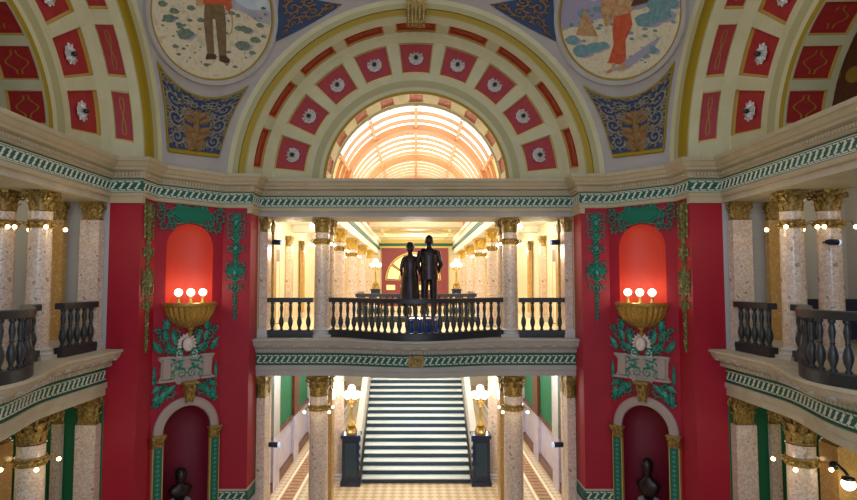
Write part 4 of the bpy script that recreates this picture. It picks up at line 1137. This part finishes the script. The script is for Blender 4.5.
wom = figure(t,'woman_figure',2.2,-.38,.47,[(-.24,-.02,1.17),(.25,0,1.15)],[(-.2,.08,.96),(.27,.08,1.0)],True)
man.scale = (1,1,1.11); wom.scale = (1,1,1.10); wom.location.x = -.03
# clothing as children
def cloth(parent, name, rows, n=24, fold=.05):
    mb = MB(); V = []
    for z,rx,ry,cx,f in rows:
        for i in range(n):
            a = 2*PI*i/n; q = 1+f*cos(7*a+z*3); V.append((cx+rx*q*cos(a), ry*q*sin(a), z))
    mb.add(V,[(j*n+i,j*n+(i+1)%n,(j+1)*n+(i+1)%n,(j+1)*n+i) for j in range(len(rows)-1) for i in range(n)])
    mb.build(name,'bronze',parent,smooth=60)
cloth(wom,'coat',[(.47+.36,.33,.24,-.38,.08),(.47+.8,.30,.22,-.38,.06),(.47+1.2,.27,.2,-.38,.04),(.47+1.36,.215,.155,-.38,.02),(.47+1.6,.235,.165,-.38,.01),(.47+1.74,.21,.14,-.38,0),(.47+1.80,.09,.09,-.38,0)])
b = MB(); b.ball((-.38,.0,.47+2.07),.15,.165,.15,14,10); b.ball((-.38,-.1,.47+2.02),.12,.1,.11); b.ball((-.38,-.02,.47+2.17),.1,.1,.07)
b.build('hair','bronze',wom)
cloth(man,'jacket',[(.47+1.12,.30,.2,.2,.03),(.47+1.3,.285,.19,.2,.02),(.47+1.55,.27,.18,.2,.01),(.47+1.8,.31,.19,.2,.0),(.47+1.93,.30,.16,.2,0),(.47+2.0,.12,.1,.2,0)])
for m_ in (-1,1):
    b = MB(); b.tube([(.2+m_*.13,0,.47+1.2),(.2+m_*.145,.01,.47+.7),(.2+m_*.16,-.02,.47+.12)],[.14,.115,.095],12); b.build('trouser_leg','bronze',man)
    b = MB(); sx = .2+m_*.27; b.tube([(sx,0,.47+1.93),(sx+m_*.12,0,.47+1.56),(.2+m_*.28,.12,.47+1.32)],[.09,.085,.06],10); b.build('sleeve','bronze',man)
b = MB(); b.ball((.2,.02,.47+2.25),.135,.155,.17,14,10); b.ball((.2,.17,.47+2.22),.02,.03,.03,8,6)
for m_ in (-1,1): b.ball((.2+m_*.125,.03,.47+2.2),.02,.035,.045,8,6)
b.build('hair','bronze',man)

# ------------------------------------------------------------------ globe lamps added to light the aisles, corridors and galleries
def make_clamp():
    n = thing('ceiling_lamp','', 'lamp')
    b = MB(); b.lathe([(.02,0),(.12,0),(.12,-.03),(.03,-.05),(.02,-.12),(.1,-.15)],16); b.build('fitting','gold',n)
    b = MB(); b.ball((0,0,-.25),.14); b.build('globe','globe',n)
    return n
cl = make_clamp()
for q in (-1,1):
    for k,d in enumerate((19.9,23.6,28.2,33)):
        place(cl, (q*4.3,d,E+2.6), 0, 'white globe ceiling lamp in the %s upper aisle, %s from the balcony' % (SN[q],ordn[k]), 'aisle ceiling lamps')
        light('aisle_glow','POINT',(q*4.3,d,E+2.0),95,(1,.9,.68),.3)
    for k,d in enumerate((20.2,24.5,29.5,35)):
        place(cl, (q*4.0,d,E-2.06), 0, 'white globe ceiling lamp in the %s lower corridor, %s from the balcony' % (SN[q],ordn[k]), 'corridor ceiling lamps')
        light('corridor_glow','POINT',(q*4.0,d,E-2.7),210,(.95,.93,1.),.3)
for arm in ('left','right'):
    q = 1 if arm == 'left' else -1
    for u in (1.2,4.6):
        place(cl, A(arm,q*u,10.4,E+2.6), 0, 'globe ceiling lamp over the %s gallery, %s' % (arm,'mid bay' if u<2 else 'far bay'), 'gallery ceiling lamps')
        light('gallery_glow','POINT',A(arm,q*u,10.4,E+2.0),26,(1,.88,.62),.3)
        light('gallery_glow','POINT',A(arm,q*u,9.8,E-2.9),26,(1,.88,.62),.3)
light('far_glow','POINT',(0,36.5,E+2.0),420,(1,.9,.7),.4)
light('stair_glow','POINT',(0,23,E-2.6),160,(.85,.93,1.),.4)

for d in (20.5,24,28): light('hall_glow','POINT',(0,d,E+1.9 if d<21 else E+2.6),150,(1,.93,.78),.5)
c_ = light('cornice_cove_light','AREA',(0,YC+8.0,E+3.0),60,(1,.9,.68),1,rot=(PI,0,0)); c_.data.shape = 'RECTANGLE'; c_.data.size = 5.0; c_.data.size_y = .3  # added area light hidden behind the cornice, brightens the arch soffit
w_ = light('daylight_window','AREA',(0,-6.5,E+3.2),420,(.62,.78,1.),1,rot=(PI/2-.12,0,0)); w_.data.shape = 'RECTANGLE'; w_.data.size = 1.6; w_.data.size_y = 4.5  # added unseen area light behind the camera for cool fill and highlights
# ------------------------------------------------------------------ remove unused prototypes' emptiness, world, camera
w = bpy.data.worlds.new('World'); bpy.context.scene.world = w; w.use_nodes = True
bg = w.node_tree.nodes['Background']; bg.inputs['Color'].default_value = (.86,.9,1.,1); bg.inputs['Strength'].default_value = .74
s = bpy.context.scene
cam = bpy.data.cameras.new('Camera'); co = bpy.data.objects.new('Camera', cam); C.objects.link(co); s.camera = co
co.location = (0,0,E); co.rotation_euler = (PI/2+TH,0,0)
cam.sensor_fit = 'HORIZONTAL'; cam.sensor_width = 36; cam.lens = 570/857*36
cam.shift_x = (428.5-416)/857; cam.clip_end = 200
s.view_settings.view_transform = 'Standard'; s.view_settings.look = 'None'; s.view_settings.gamma = 1; s.view_settings.exposure = 0.
s.view_settings.use_curve_mapping = False
